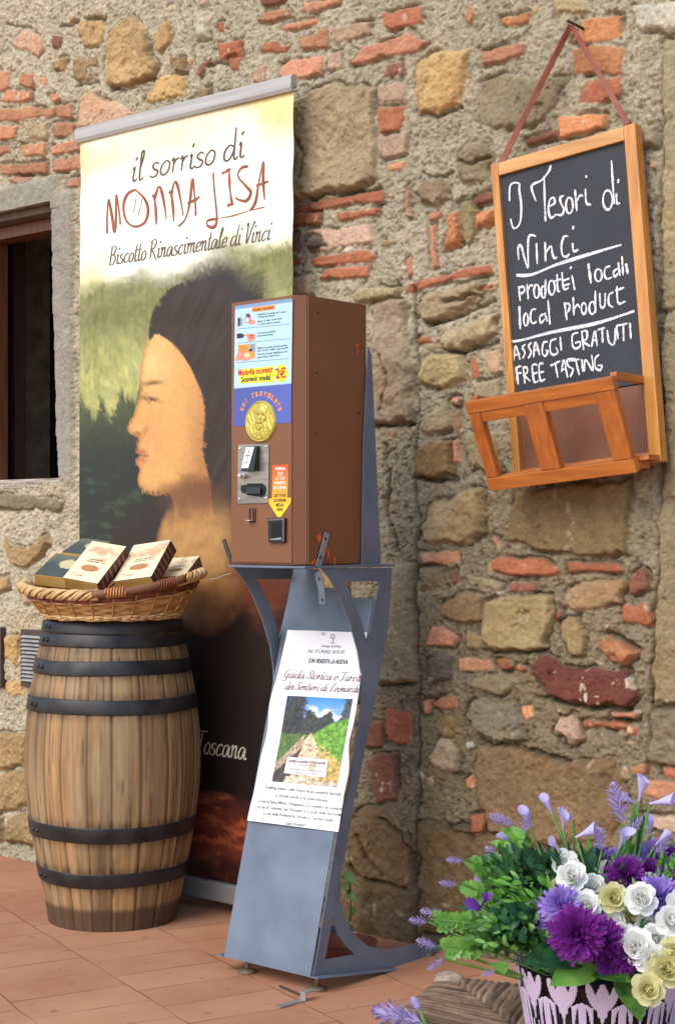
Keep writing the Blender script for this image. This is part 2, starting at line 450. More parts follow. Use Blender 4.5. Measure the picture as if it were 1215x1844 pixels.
# ------------------------------------------------------------------ the stone wall (a real relief, stone by stone)
C = dict(B1=(190,136,104), B2=(174,110,80), B3=(140,94,76), B4=(192,134,92), B5=(190,160,134), O1=(184,154,108), O2=(194,162,110),
         O3=(152,128,92), O4=(140,118,84), G1=(176,160,128), G2=(146,134,108), G3=(112,102,90), P1=(194,162,134), R1=(122,72,60), D1=(122,102,72), J1=(150,136,108), L1=(196,188,170), Y1=(178,164,122), S1=(154,138,102), K1=(132,118,94))
STONES = '''
P1s 20 80 40 55 70 65 82 80 72 102 45 92
O1s 143 38 187 36 192 52 186 80 150 84 142 60
O3s 135 104 172 106 176 120 162 128 176 145 140 150 133 130
O1r 240 28 265 45 272 100 283 112 276 140 220 160 195 152 190 110 205 60 215 45
O2s 261 178 287 138 335 135 333 173 275 181
O3s 345 187 361 158 378 157 377 183
B5b 383 174 405 163 425 168 420 178 390 182
P1s 140 212 148 172 165 165 185 180 215 185 240 198 238 218 145 236
B3b 98 65 112 68 110 88 97 85
O1s 100 106 120 106 116 130 97 126
B1b 0 130 18 130 19 158 0 165
B1b 38 134 64 134 60 158 38 155
B1b 75 138 87 142 85 155 74 150
B1b 5 182 15 165 60 165 58 178 35 184
B1b 88 170 103 166 110 178 98 184
B1b -40 202 60 193 100 195 98 207 25 216 -40 218
B1b 100 190 128 188 130 210 105 212
B1b -30 230 35 226 28 248 -30 254
B1b 97 222 134 220 130 243 97 246
G1r 45 222 88 220 85 250 50 250
B1b -30 264 18 262 20 275 -30 282
B1b 38 262 84 258 82 280 45 280
B1b 95 262 140 252 146 272 96 278
B1b 2 298 85 290 84 312 5 315
B1b 95 290 142 280 150 304 98 308
B1b 8 325 35 318 60 320 45 330
B1b 120 325 148 318 150 335 120 336
B2b 395 80 437 72 438 102 396 108
B3b 355 135 362 115 382 103 378 115 368 122 362 138
B2b 413 105 434 104 430 125 416 122
B2b 394 42 404 40 405 55 396 55
B5b 452 150 458 122 480 118 478 148 455 153
B2b 470 92 478 78 500 74 508 86 522 84 520 94 500 96 485 94
B1b 463 42 475 25 520 14 528 28 495 38
O1s 290 45 308 40 305 80 290 95 280 70
O3s 310 105 335 100 335 125 318 128
L1r 350 25 375 20 382 68 356 72
B3b 470 -8 520 -8 500 8 472 10
B1b 545 5 615 -8 610 5 570 18 543 20
B1b 508 45 570 32 574 40 540 50 505 55
B1b 540 70 592 52 593 85 542 90
B5b 603 50 668 40 670 60 605 80
B1b 503 140 507 115 525 110 582 103 580 135 512 145
B5b 592 100 613 92 614 120 590 127
B2b 690 25 758 12 760 40 710 54 694 50
B1b 633 115 660 85 740 62 768 75 755 92 690 103 640 116
B3b 693 135 700 120 725 112 728 132 690 138
B5b 681 155 728 150 728 180 682 182
B2b 683 195 726 192 727 215 718 234 684 238
B5b 685 245 732 240 732 275 690 285
B1b 700 298 728 292 725 302 705 308
G1r 565 165 600 150 675 160 680 250 682 320 640 340 560 355 520 358 520 200
O2r 745 115 770 98 800 92 845 90 838 150 830 190 758 208 748 170
K1r 748 345 765 325 800 320 815 345 790 372 760 365
B1b 731 335 738 330 735 370 738 390 730 390
B2b 515 374 690 342 689 362 640 366 515 388
B2b 515 390 578 382 577 402 515 410
B2b 608 385 680 375 681 388 612 398
B5b 553 418 668 405 672 435 560 455
G3r 552 428 580 425 592 440 560 449
B2b 562 465 668 450 674 462 670 470 565 478
B2b 572 500 585 485 663 480 662 497 575 505
B3b 515 422 536 420 534 450 515 456
B2b 515 470 545 465 543 475 515 480
B5b 515 502 555 495 558 530 515 534
Y1s 630 535 650 520 712 520 712 540 640 548
J1r 672 548 730 540 738 660 742 760 668 764 668 650
B2b 728 525 733 515 840 485 883 478 886 490 800 508 740 526
B1b 773 410 782 408 786 480 778 483
B1b 730 470 738 465 742 490 735 500
B4r 806 400 812 378 838 372 842 400 832 440 800 448
S1s 826 366 858 362 866 402 846 446 838 430
B3b 855 357 890 344 890 362 858 370
B4r 855 390 890 378 890 400 860 412
B1b 770 388 795 382 790 395 772 398
G1r 748 570 760 535 800 525 870 505 890 520 840 555 775 582
G1r 790 610 830 590 895 568 895 600 830 630 792 622
B2b 750 610 775 604 782 618 752 622
Y1r 755 660 775 635 830 640 838 680 800 705 755 690
B2b 845 655 852 643 862 660 863 678 855 680
B5b 873 637 898 628 900 670 876 668
G1s 855 690 898 680 900 718 850 718
B2b 863 520 890 508 890 520 866 524
S1s 757 775 770 745 805 725 812 760 808 775 775 785
B1b 807 725 815 717 828 718 822 728
B1b 818 745 824 740 832 765 826 785 820 765
B1b 815 795 823 793 827 830 818 835
O3s 745 848 752 808 770 800 812 795 812 855 750 862
S1s 838 787 855 778 895 780 905 850 848 842
S1r 758 955 772 908 850 880 872 882 872 955 842 985 775 978
B1b 757 997 828 995 828 1012 760 1015
B2b 887 1012 900 1003 920 1006 975 1006 1010 1027 1003 1035 985 1036 910 1033 890 1025
K1r 756 1025 800 1025 800 1055 765 1062
B3b 808 1030 822 1025 825 1048 815 1055
G2s 840 1037 870 1030 905 1050 900 1063 850 1052
B3b 917 1050 935 1048 960 1050 965 1062 920 1063
O4s 925 890 1000 872 1130 865 1136 960 1130 1000 1040 998 960 985 915 970
B2b 1022 1013 1115 1018 1118 1030 1060 1028 1025 1032
O3s 1003 1090 1020 1060 1060 1048 1112 1040 1120 1050 1112 1085 1060 1100
B3b 1125 1047 1150 1025 1160 1030 1166 1062 1135 1070
B2b 1123 1090 1170 1090 1175 1125 1120 1122
S1s 868 1080 990 1068 988 1165 960 1172 885 1168 870 1150
O3s 1008 1125 1020 1110 1040 1112 1050 1140 1050 1180 1025 1182 1012 1150
B4r 1073 1155 1088 1140 1147 1172 1142 1190 1125 1202 1080 1172
B3b 998 1105 1010 1098 1012 1110 1000 1115
B1b 880 970 885 966 903 980 898 987
O3s 800 1085 830 1070 868 1073 868 1120 830 1122 790 1107
B1b 768 1158 780 1130 800 1130 822 1145 815 1163 768 1162
O3s 836 1140 866 1142 866 1168 838 1168
G3s 768 1185 785 1178 815 1180 818 1225 775 1232
B1b 825 1188 885 1187 888 1205 828 1207
B2b 893 1190 918 1187 924 1203 900 1206
B2b 928 1200 945 1197 942 1210 930 1210
G2s 840 1230 900 1212 930 1225 900 1252 855 1245
G2s 840 1290 850 1262 930 1270 950 1330 900 1335 860 1320
B1b 763 1262 775 1262 772 1283 765 1285
B1b 778 1266 790 1255 820 1255 826 1275 795 1276
O3s 785 1305 800 1285 825 1290 830 1320 800 1330
G1r 775 1365 792 1330 815 1330 832 1370 825 1393 785 1385
J1s 690 1018 745 1020 752 1225 682 1230
B2b 693 1297 700 1275 738 1282 741 1330 735 1338 695 1337
B3b 664 1372 675 1360 715 1358 718 1440 682 1446
B3b 656 1300 690 1300 690 1345 656 1345
B4b 838 1404 850 1398 858 1415 840 1422
O4r 862 1345 930 1345 1010 1375 1110 1370 1125 1450 1100 1520 900 1520 860 1450
R1s 955 1207 970 1183 1000 1185 1010 1205 1070 1200 1130 1210 1142 1250 1125 1275 1050 1270 985 1250
B2b 1045 1300 1085 1298 1128 1305 1128 1313 1050 1309
B2b 1130 1307 1145 1312 1145 1322 1130 1320
B1b 1100 1285 1145 1284 1145 1293 1105 1292
P1r 1005 1290 1030 1285 1045 1330 1020 1345 1000 1320
B4b 940 1276 955 1272 960 1290 950 1297
K1r 1165 1275 1240 1275 1240 1385 1170 1372
J1s 1192 70 1260 70 1260 560 1190 560
J1s 1188 568 1260 568 1260 900 1188 900
J1s 1186 908 1260 908 1260 1268 1178 1268
B1b 1150 1405 1240 1412 1240 1452 1150 1427
B1b 1140 1382 1170 1375 1165 1392 1142 1394
B2b 1190 1380 1240 1392 1240 1408 1195 1397
B5b 1155 1467 1240 1472 1240 1502 1160 1492
B1b 838 30 845 10 855 25 845 45
B4b 903 32 930 28 955 17 957 35 935 48 905 46
B1b 868 94 900 85 948 77 948 100 900 113 868 118
G2s 850 215 870 150 905 135 970 140 1025 138 1000 190 960 225 895 235
G1s 993 -8 1060 -8 1060 20 1030 30 1000 32
B4b 1030 74 1050 40 1118 25 1118 68 1060 76
B4b 1032 92 1060 84 1119 85 1115 132 1035 130
B2b 1040 187 1060 145 1115 140 1117 175 1085 182
B4b 1008 212 1030 208 1090 205 1090 228 1010 248
B3b 945 254 1000 235 1005 245 950 262
K1r 815 282 830 265 880 258 892 285 875 330 830 330
L1r 1142 10 1260 0 1260 60 1150 60
G1r 1010 255 1060 250 1100 232 1180 228 1180 262 1060 285
D1r 640 1458 690 1452 742 1512 750 1700 690 1712 600 1700 600 1560
D1r 757 1482 900 1500 990 1540 985 1640 900 1690 762 1680 757 1560
B2b 848 1470 872 1465 872 1497 852 1502
O4r 1000 1540 1100 1535 1240 1560 1240 1700 1010 1690
O1s 8 968 25 985 55 985 85 962 92 980 60 1015 45 1020 25 1012
K1s -40 892 40 890 115 903 110 916 40 918 -40 917
O2s -30 1035 15 1040 17 1060 -20 1078
P1s 35 1062 65 1065 60 1087 45 1087
O1s 10 1145 33 1145 33 1195 10 1182
O1s 5 1222 45 1225 42 1256 15 1252
O1r -20 1322 55 1318 48 1380 -20 1390
O3r -20 1402 62 1382 70 1450 -20 1464
O3r 15 1472 62 1460 80 1525 15 1515
O3r -70 1470 5 1472 5 1512 -70 1520
P1s 90 1000 140 990 160 1040 120 1070
O1s 300 1300 400 1290 400 1400 310 1410
O3s 320 1450 420 1450 420 1560 330 1560
O1s 200 300 330 280 340 420 210 440
O3s 540 1000 620 1000 620 1120 540 1130
S1s 560 1200 650 1190 650 1260 560 1290
O3r 540 1320 640 1320 640 1430 550 1440
O3r 440 1480 560 1470 580 1640 450 1650
'''
CRACKS = '''
.005 .022 152 31 170 33 188 36
.004 .016 104 52 122 48 136 40
.004 .012 15 42 40 46 56 52
.004 .020 555 358 620 350 684 336
.004 .018 745 520 749 640 752 800 751 960 750 1100 753 1230 756 1380 752 1500 754 1690
.003 .012 686 1228 720 1230 745 1227
.004 .012 1192 560 1190 700 1189 900 1178 1100 1172 1270 1168 1400
.004 .012 1196 80 1193 200 1192 400
.005 .022 800 545 835 538 850 528 868 532
.005 .020 768 584 800 578 845 560 888 540
.005 .018 792 630 830 634 890 616
.005 .020 745 864 790 866 815 864
.004 .014 865 1335 905 1342 960 1352 1020 1372
.005 .02 632 1556 652 1582 690 1585 735 1598
.004 .015 645 1500 662 1545 690 1570
.005 .02 690 1475 725 1500 745 1540 752 1600
.004 .015 800 1480 830 1500 860 1510
.006 .022 640 1688 690 1700 700 1712
.004 .012 870 1170 930 1176 985 1170
.004 .014 960 1252 1050 1274 1125 1278
.005 .02 1085 1140 1120 1150 1146 1168
.004 .014 668 764 700 768 740 764
.005 .016 690 800 700 860 695 930 712 990
.004 .016 372 122 390 112 408 116
.004 .013 752 208 800 206 832 192
.003 .01 758 310 790 318 815 314
.004 .014 820 290 850 296 885 286
.004 .012 540 250 552 280 546 320
.004 .014 200 162 235 152 276 142
.004 .013 140 152 165 150 178 146
.003 .01 0 362 60 352 100 345
.003 .01 688 640 700 690 690 740
'''
def poly_sd(X, Z, P):
    """signed distance to polygon, positive inside"""
    d = np.full(X.shape, 1e9); inside = np.zeros(X.shape, bool); n = len(P)
    for i in range(n):
        ax, az = P[i]; bx, bz = P[(i + 1) % n]
        ex, ez = bx - ax, bz - az
        t = np.clip(((X - ax) * ex + (Z - az) * ez) / (ex * ex + ez * ez + 1e-12), 0, 1)
        d = np.minimum(d, (X - ax - t * ex) ** 2 + (Z - az - t * ez) ** 2)
        c = ((az > Z) != (bz > Z))
        with np.errstate(divide='ignore', invalid='ignore'):
            xi = (bx - ax) * (Z - az) / (bz - az) + ax
        inside ^= c & (X < xi)
    d = np.sqrt(d)
    return np.where(inside, d, -d)
def seg_d(X, Z, P):
    d = np.full(X.shape, 1e9)
    for i in range(len(P) - 1):
        ax, az = P[i]; bx, bz = P[i + 1]; ex, ez = bx - ax, bz - az
        t = np.clip(((X - ax) * ex + (Z - az) * ez) / (ex * ex + ez * ez + 1e-12), 0, 1)
        d = np.minimum(d, (X - ax - t * ex) ** 2 + (Z - az - t * ez) ** 2)
    return np.sqrt(d)

WIN_R = WALL.xz(103, 620)[0]; WIN_T = WALL.xz(60, 372)[1]; WIN_B = WALL.xz(60, 870)[1]; WIN_L = WIN_R - 0.62

def build_wall():
    s = np.concatenate([np.arange(-2.6, -0.98, 0.02), np.arange(-0.98, 1.60, 0.0026), np.arange(1.60, 2.9, 0.02)])
    z = np.concatenate([np.arange(-0.06, 2.55, 0.0026), np.arange(2.55, 3.4, 0.02)])
    X, Z = np.meshgrid(s, z, indexing='ij')
    # mortar: gritty, trowelled lumps
    lump = fbm(X * 9, Z * 9, 21, 4); med = fbm(X * 38, Z * 38, 31, 4, .6); fine = fbm(X * 130, Z * 130, 41, 3, .7)
    grit = fbm(X * 230, Z * 230, 43, 2, .8)
    pit = sstep(.18, .50, fbm(X * 75, Z * 90, 47, 4, .7)); chip_ = np.abs(fbm(X * 52, Z * 64, 49, 4, .65))
    Hh = 0.006 * lump + 0.0046 * med + 0.0036 * fine + .0022 * grit - .0055 * pit + .0085 * (.22 - chip_)
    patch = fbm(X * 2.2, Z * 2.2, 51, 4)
    low = (.25 + .75 * sstep(1.6, .5, Z + 0.15 * patch)) * sstep(.15, .75, X + .2 * patch)     # mortar blends darker and browner to the right, strongest low down
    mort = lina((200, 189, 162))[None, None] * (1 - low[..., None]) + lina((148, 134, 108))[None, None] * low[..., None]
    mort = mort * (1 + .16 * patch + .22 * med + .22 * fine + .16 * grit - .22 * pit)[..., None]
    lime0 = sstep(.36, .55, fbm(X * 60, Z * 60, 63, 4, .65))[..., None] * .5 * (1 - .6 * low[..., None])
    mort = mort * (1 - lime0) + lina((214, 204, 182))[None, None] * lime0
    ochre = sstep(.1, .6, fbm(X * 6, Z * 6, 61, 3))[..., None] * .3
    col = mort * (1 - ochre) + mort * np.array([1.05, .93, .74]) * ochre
    stonemask = np.zeros(X.shape)
    wx = X + 0.010 * fbm(X * 20, Z * 20, 71, 3) + 0.0050 * fbm(X * 75, Z * 75, 75, 3)
    wz = Z + 0.008 * fbm(X * 20, Z * 20, 81, 3) + 0.0045 * fbm(X * 75, Z * 75, 85, 3)
    bwx = X + 0.0045 * fbm(X * 20, Z * 20, 71, 3) + 0.0034 * fbm(X * 75, Z * 75, 75, 3); bwz = Z + 0.003 * fbm(X * 20, Z * 20, 81, 3) + 0.0028 * fbm(X * 75, Z * 75, 85, 3)
    todo = []
    for ln in STONES.strip().split('\n'):
        t = ln.split(); k = t[0][:2]; ty = t[0][2]; v = list(map(float, t[1:]))
        todo.append((k, ty, [WALL.xz(v[i], v[i + 1]) for i in range(0, len(v), 2)]))
    # stones beyond the frame, so the wall goes on
    rg = random.Random(4); used = []
    vis = lambda x, zz: -0.88 < x < 1.5 and zz < 2.5
    def rnd_stone(cx, cz, big):
        if rg.random() < .45:
            w, h = rg.uniform(.09, .2), rg.uniform(.035, .05); k = rg.choice(['B1', 'B2', 'B4', 'B5']); ty = 'b'
        else:
            w, h = rg.uniform(.08, .24) * big, rg.uniform(.07, .16) * big; k = rg.choice(['O1', 'O3', 'G1', 'G2', 'S1', 'P1', 'O4']); ty = rg.choice('sr')
        P = []
        for a in (0, 1, 2, 3, 4, 5, 6, 7):
            th = math.pi / 8 + a * math.pi / 4
            r = 1 / max(abs(math.cos(th)), abs(math.sin(th)))
            P.append((cx + w / 2 * r * math.cos(th) * rg.uniform(.86, 1), cz + h / 2 * r * math.sin(th) * rg.uniform(.86, 1)))
        return (k, ty, P), max(w, h) / 2
    for _ in range(2600):
        cx, cz = rg.uniform(-2.5, 2.8), rg.uniform(.02, 3.3)
        if vis(cx, cz): continue
        st, r = rnd_stone(cx, cz, 1.0)
        if any((cx - a) ** 2 + ((cz - b) * 1.7) ** 2 < (r + c) ** 2 * .9 for a, b, c in used): continue
        if WIN_L - .05 < cx < WIN_R + .05 and WIN_B - .05 < cz < WIN_T + .05: continue
        used.append((cx, cz, r)); todo.append(st)
    # small chips of brick and stone inside the mortar
    chips = []
    for _ in range(360):
        cx, cz = rg.uniform(-.95, 1.55), rg.uniform(.05, 2.45)
        w = rg.uniform(.010, .034); h = w * rg.uniform(.5, .9)
        k = rg.choice(['B1', 'B5', 'O1', 'O3', 'L1', 'G1', 'G2', 'S1', 'L1', 'G1', 'P1'])
        P = [(cx + w / 2 * math.cos(a) * rg.uniform(.7, 1.2), cz + h / 2 * math.sin(a) * rg.uniform(.7, 1.2)) for a in np.linspace(0, 2 * math.pi, 7)[:-1]]
        chips.append((k, 'c', P))
    for si, (k, ty, P) in enumerate(chips + todo):
        xs = [p[0] for p in P]; zs = [p[1] for p in P]
        i0, i1 = np.searchsorted(s, [min(xs) - .05, max(xs) + .05]); j0, j1 = np.searchsorted(z, [min(zs) - .05, max(zs) + .05])
        if i1 - i0 < 3 or j1 - j0 < 3: continue
        sl = (slice(i0, i1), slice(j0, j1))
        sd = poly_sd(bwx[sl], bwz[sl], P) if ty == 'b' else poly_sd(wx[sl], wz[sl], P)
        edge = {'b': .006, 's': .010, 'r': .014, 'c': .005}[ty]
        h0 = {'b': rg.uniform(.002, .009), 's': rg.uniform(.004, .013), 'r': rg.uniform(.008, .016), 'c': .005}[ty]
        x_, z_ = X[sl], Z[sl]
        ox, oz = rg.uniform(0, 50), rg.uniform(0, 50)
        cx, cz = sum(xs) / len(xs), sum(zs) / len(zs)
        tiltx, tiltz = rg.uniform(-.05, .05), rg.uniform(-.07, .03)
        if ty == 'b': surf = .0036 * fbm(x_ * 34 + ox, z_ * 34 + oz, 91, 4) + .0022 * fbm(x_ * 150 + ox, z_ * 150, 95, 3, .7)
        elif ty == 's': surf = .0060 * fbm(x_ * 13 + ox, z_ * 13 + oz, 92, 5, .6) + .0034 * fbm(x_ * 110 + ox, z_ * 110, 96, 3, .7) - .006 * sstep(.45, .6, fbm(x_ * 40 + ox, z_ * 40 + oz, 94, 3))
        elif ty == 'r':
            rid = 1 - np.abs(fbm(x_ * 11 + ox, z_ * 11 + oz, 93, 5, .55)) * 2
            surf = .010 * rid - .004 + .0044 * fbm(x_ * 90 + ox, z_ * 90, 97, 3, .7)
        else: surf = .001 * fbm(x_ * 90 + ox, z_ * 90, 92, 3)
        # eroded corners: mortar creeps over the stone here and there
        creep = (-.0035 + (.008 if ty == 'b' else .012) * np.maximum(0, fbm(x_ * 26 + ox, z_ * 26 + oz, 98, 3))) * (ty != 'c')
        d = sd - creep
        m = sstep(-.0004, .0014, d)
        hs = h0 * sstep(0, edge, d) + surf + tiltx * (x_ - cx) * .35 + tiltz * (z_ - cz) * .35
        gap = np.exp(-((d + .002) / .0042) ** 2) * sstep(-.25, .35, fbm(x_ * 15 + ox, z_ * 15, 99, 3)) * (ty != 'c')
        base = Hh[sl]
        Hh[sl] = base * (1 - m) + hs * m - .012 * gap
        c = lina(np.array(C[k]) * rg.uniform(.90, 1.06))
        hue = np.array([1 + rg.uniform(-.05, .05), 1, 1 + rg.uniform(-.08, .08)])
        var = fbm(x_ * 11 + ox, z_ * 11 + oz, 101, 5, .6); var2 = fbm(x_ * 60 + ox, z_ * 60, 105, 3)
        cc = (c * hue)[None, None] * (1 + .26 * var + .18 * var2)[..., None]
        if ty in 'sr':   # iron stains and pale lime on the sandstone
            st = sstep(.05, .5, fbm(x_ * 7 + ox, z_ * 7 + oz, 107, 4))[..., None]
            cc = cc * (1 - .35 * st) + cc * np.array([1.05, .84, .62]) * .35 * st
        lime = sstep(.42, .60, fbm(x_ * 30 + ox * 2, z_ * 30 + oz, 109, 4, .6))[..., None] * (.7 if ty == 'b' else .35)
        if k == 'R1': lime = sstep(.28, .36, fbm(x_ * 34 + ox * 2, z_ * 34 + oz, 109, 3, .6))[..., None] * .9
        cc = cc * (1 - lime) + lina((206, 192, 168))[None, None] * lime
        film = sstep(.004, .0, d)[..., None] * .5
        cc = cc * (1 - film) + col[sl] * film
        m3 = m[..., None]
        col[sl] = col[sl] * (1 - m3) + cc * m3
        col[sl] *= (1 - .30 * gap)[..., None]
        stonemask[sl] = np.maximum(stonemask[sl] * (1 - m), m * (1 if ty != 'r' else .6))
    for ln in CRACKS.strip().split('\n'):
        v = list(map(float, ln.split())); w, dep = v[:2]; v = v[2:]
        P = [WALL.xz(v[i], v[i + 1]) for i in range(0, len(v), 2)]
        xs = [p[0] for p in P]; zs = [p[1] for p in P]
        i0, i1 = np.searchsorted(s, [min(xs) - .05, max(xs) + .05]); j0, j1 = np.searchsorted(z, [min(zs) - .05, max(zs) + .05])
        sl = (slice(i0, i1), slice(j0, j1))
        dd = seg_d(wx[sl] + .004 * lump[sl], wz[sl] + .004 * med[sl], P)
        Hh[sl] -= dep * np.exp(-(dd / w) ** 2)
        col[sl] *= (1 - .35 * np.exp(-(dd / w) ** 2))[..., None]
    # plastered jamb, lintel and sill round the window
    jw = .085
    jm = sstep(WIN_R + jw, WIN_R + jw - .02, X + .008 * med) * sstep(WIN_B - .03, WIN_B + .03, Z) * sstep(WIN_T + .05, WIN_T + .0, Z) * (X > WIN_L - .12)
    Hh = Hh * (1 - jm) + jm * (.012 + .004 * lump + .003 * med + .0012 * fine)
    pc = lina((172, 164, 150))[None, None] * (1 + .14 * patch + .16 * med + .1 * fine)[..., None]
    col = col * (1 - jm[..., None]) + pc * jm[..., None]
    lm = sstep(WIN_T + .085, WIN_T + .06, Z + .01 * med) * (Z > WIN_T - .02) * sstep(WIN_R + .03, WIN_R, X) * (X > WIN_L - .15)
    Hh = Hh * (1 - lm) + lm * (.016 + .006 * lump + .004 * med)
    lc = lina((166, 160, 142))[None, None] * (1 + .2 * med + .12 * fine)[..., None]
    col = col * (1 - lm[..., None]) + lc * lm[..., None]
    # wall foot: dirtier and slightly thicker
    foot = sstep(.12, .0, Z + .03 * lump)
    col *= (1 - .25 * foot)[..., None]
    # soft silhouettes round the opening
    P = np.empty(X.shape + (3,))
    for a in range(3):
        P[..., a] = WALL.O[a] + WALL.X[a] * X + WALL.Z[a] * Z + WALL.N[a] * Hh
    Xc, Zc = (X[:-1, :-1] + X[1:, 1:]) / 2, (Z[:-1, :-1] + Z[1:, 1:]) / 2
    edge_r = WIN_R - .012 + .03 * (WIN_T - Zc) / (WIN_T - WIN_B) + .005 * fbm(Zc * 9, Zc * 3, 111, 3)
    hole = (Xc > WIN_L) & (Xc < edge_r) & (Zc > WIN_B) & (Zc < WIN_T + .004 * fbm(Xc * 14, Xc, 113, 2))
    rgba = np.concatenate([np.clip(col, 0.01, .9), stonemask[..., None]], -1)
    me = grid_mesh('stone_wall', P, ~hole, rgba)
    m, n, l, b = mat_base('old masonry')
    a = n.new('ShaderNodeAttribute'); a.attribute_name = 'Col'
    tc = n.new('ShaderNodeTexCoord')
    n1 = n.new('ShaderNodeTexNoise'); n1.inputs['Scale'].default_value = 150; n1.inputs['Detail'].default_value = 8; n1.inputs['Roughness'].default_value = .8
    l.new(tc.outputs['Object'], n1.inputs['Vector'])
    mr = n.new('ShaderNodeMapRange'); mr.inputs['From Min'].default_value = .3; mr.inputs['From Max'].default_value = .7
    mr.inputs['To Min'].default_value = .66; mr.inputs['To Max'].default_value = 1.3
    l.new(n1.outputs['Fac'], mr.inputs['Value'])
    sc = n.new('ShaderNodeVectorMath'); sc.operation = 'SCALE'
    l.new(a.outputs['Color'], sc.inputs[0]); l.new(mr.outputs['Result'], sc.inputs['Scale']); l.new(sc.outputs['Vector'], b.inputs['Base Color'])
    b.inputs['Roughness'].default_value = .88; b.inputs['Specular IOR Level'].default_value = .2
    st = n.new('ShaderNodeMapRange'); st.inputs['To Min'].default_value = .9; st.inputs['To Max'].default_value = .5
    l.new(a.outputs['Alpha'], st.inputs['Value'])
    bp = add_bump(n, l, b, n1.outputs['Fac'], .6, .008); l.new(st.outputs['Result'], bp.inputs['Strength'])
    o = bpy.data.objects.new('stone_wall', me); COL.objects.link(o); me.materials.append(m)
    WLOC[o] = Vector((0, 0, 0))
    tag(o, 'old rubble wall of sandstone, broken red brick and rough mortar', 'wall')
    return o
wall = build_wall()

# ------------------------------------------------------------------ window and vents in the wall
M_dark = mat_noise('painted room shade', (14, 11, 10), (24, 20, 18), 8, .9)  # near-black colour stands in for the unlit room behind the window
M_wood_red = mat_noise('varnished brown wood', (88, 52, 32), (122, 74, 44), 14, .45, bump=.15, stretch=(6, 6, .6))
M_wood_dark = mat_noise('dark old wood', (34, 24, 20), (58, 42, 34), 16, .6, bump=.3, stretch=(6, 6, .5))
M_wood_grey = mat_noise('weathered grey sill', (120, 108, 98), (196, 186, 174), 18, .75, bump=.5, bdist=.004, stretch=(.6, .6, 10))
M_plaster = mat_noise('grey reveal plaster', (120, 110, 96), (168, 156, 138), 22, .9, bump=.5, bdist=.004)
def wbox(name, s0, s1, z0, z1, h0, h1, mat, parent, bev=.0015):
    return link(name, box_mesh(name, WALL.pt(s0, z0, h0), WX * (s1 - s0), UP * (z1 - z0), WN * (h1 - h0), bev), mat, parent)
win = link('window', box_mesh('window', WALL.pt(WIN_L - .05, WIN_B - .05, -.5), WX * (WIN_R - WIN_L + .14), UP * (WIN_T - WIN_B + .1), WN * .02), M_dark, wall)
def wpart(name, *a): return wbox(name, *a, win)
wpart('reveal', WIN_R + .022, WIN_R + .08, WIN_B - .05, WIN_T + .05, -.48, -.003, M_plaster)
wpart('reveal', WIN_L - .06, WIN_L - .001, WIN_B - .05, WIN_T + .05, -.48, -.003, M_plaster)
wpart('lintel', WIN_L - .06, WIN_R + .08, WIN_T + .005, WIN_T + .06, -.48, -.004, M_plaster)
wpart('lintel', WIN_L + .001, WIN_R + .02, WIN_T - .018, WIN_T + .003, -.09, -.02, mat_noise('dark lintel board', (84, 74, 62), (120, 106, 90), 20, .8, bump=.4))
wpart('frame', WIN_L + .002, WIN_R + .018, WIN_T - .055, WIN_T - .02, -.14, -.07, M_wood_red)
wpart('sill', WIN_L + .002, WIN_R + .018, WIN_B - .012, WIN_B + .012, -.30, .004, M_wood_grey)
sL = WALL.xz(15, 600, -.13)[0]
wpart('casement', WIN_L + .002, sL, WIN_B + .013, WIN_T - .057, -.13, -.09, M_wood_red)
s1, s2 = WALL.xz(19, 600, -.19)[0], WALL.xz(47, 600, -.21)[0]
wpart('shutter', s1, s2, WIN_B + .013, WIN_T - .03, -.21, -.17, M_wood_dark)
wpart('shutter', s1 - .01, s1 + .018, WIN_B + .013, WIN_T - .03, -.169, -.150, M_wood_dark)
wpart('curtain', s2 + .03, s2 + .075, WIN_B + .013, WIN_T, -.34, -.32, mat_plain('dark curtain', (30, 24, 24), .9))

M_vframe = mat_noise('vent brown paint', (62, 48, 44), (84, 66, 60), 30, .5, bump=.2)
M_vslat = mat_noise('vent slat metal', (140, 142, 142), (170, 170, 168), 40, .4, bump=.1)
def vent(px0, px1, py0, py1, nslat):
    s0, z1 = WALL.xz(px0, py0, .012); s1_, _ = WALL.xz(px1, py0, .012); _, z0 = WALL.xz(px0, py1, .012)
    v = wbox('vent_grille', s0, s1_, z0, z1, -.01, .014, M_vframe, wall, .003)
    a, b_ = s0 + .012, s1_ - .010; za, zb = z0 + .022, z1 - .018
    for k in range(nslat):
        zz = za + (zb - za) * k / (nslat - 1)
        me = box_mesh('slat', WALL.pt(a, zz, .014), WX * (b_ - a), UP * .0022, WN * .0085 - UP * .0045, .0008)
        link('slat', me, M_vslat, v)
vent(38, 112, 1133, 1236, 12)
vent(-62, 3, 1126, 1232, 12)
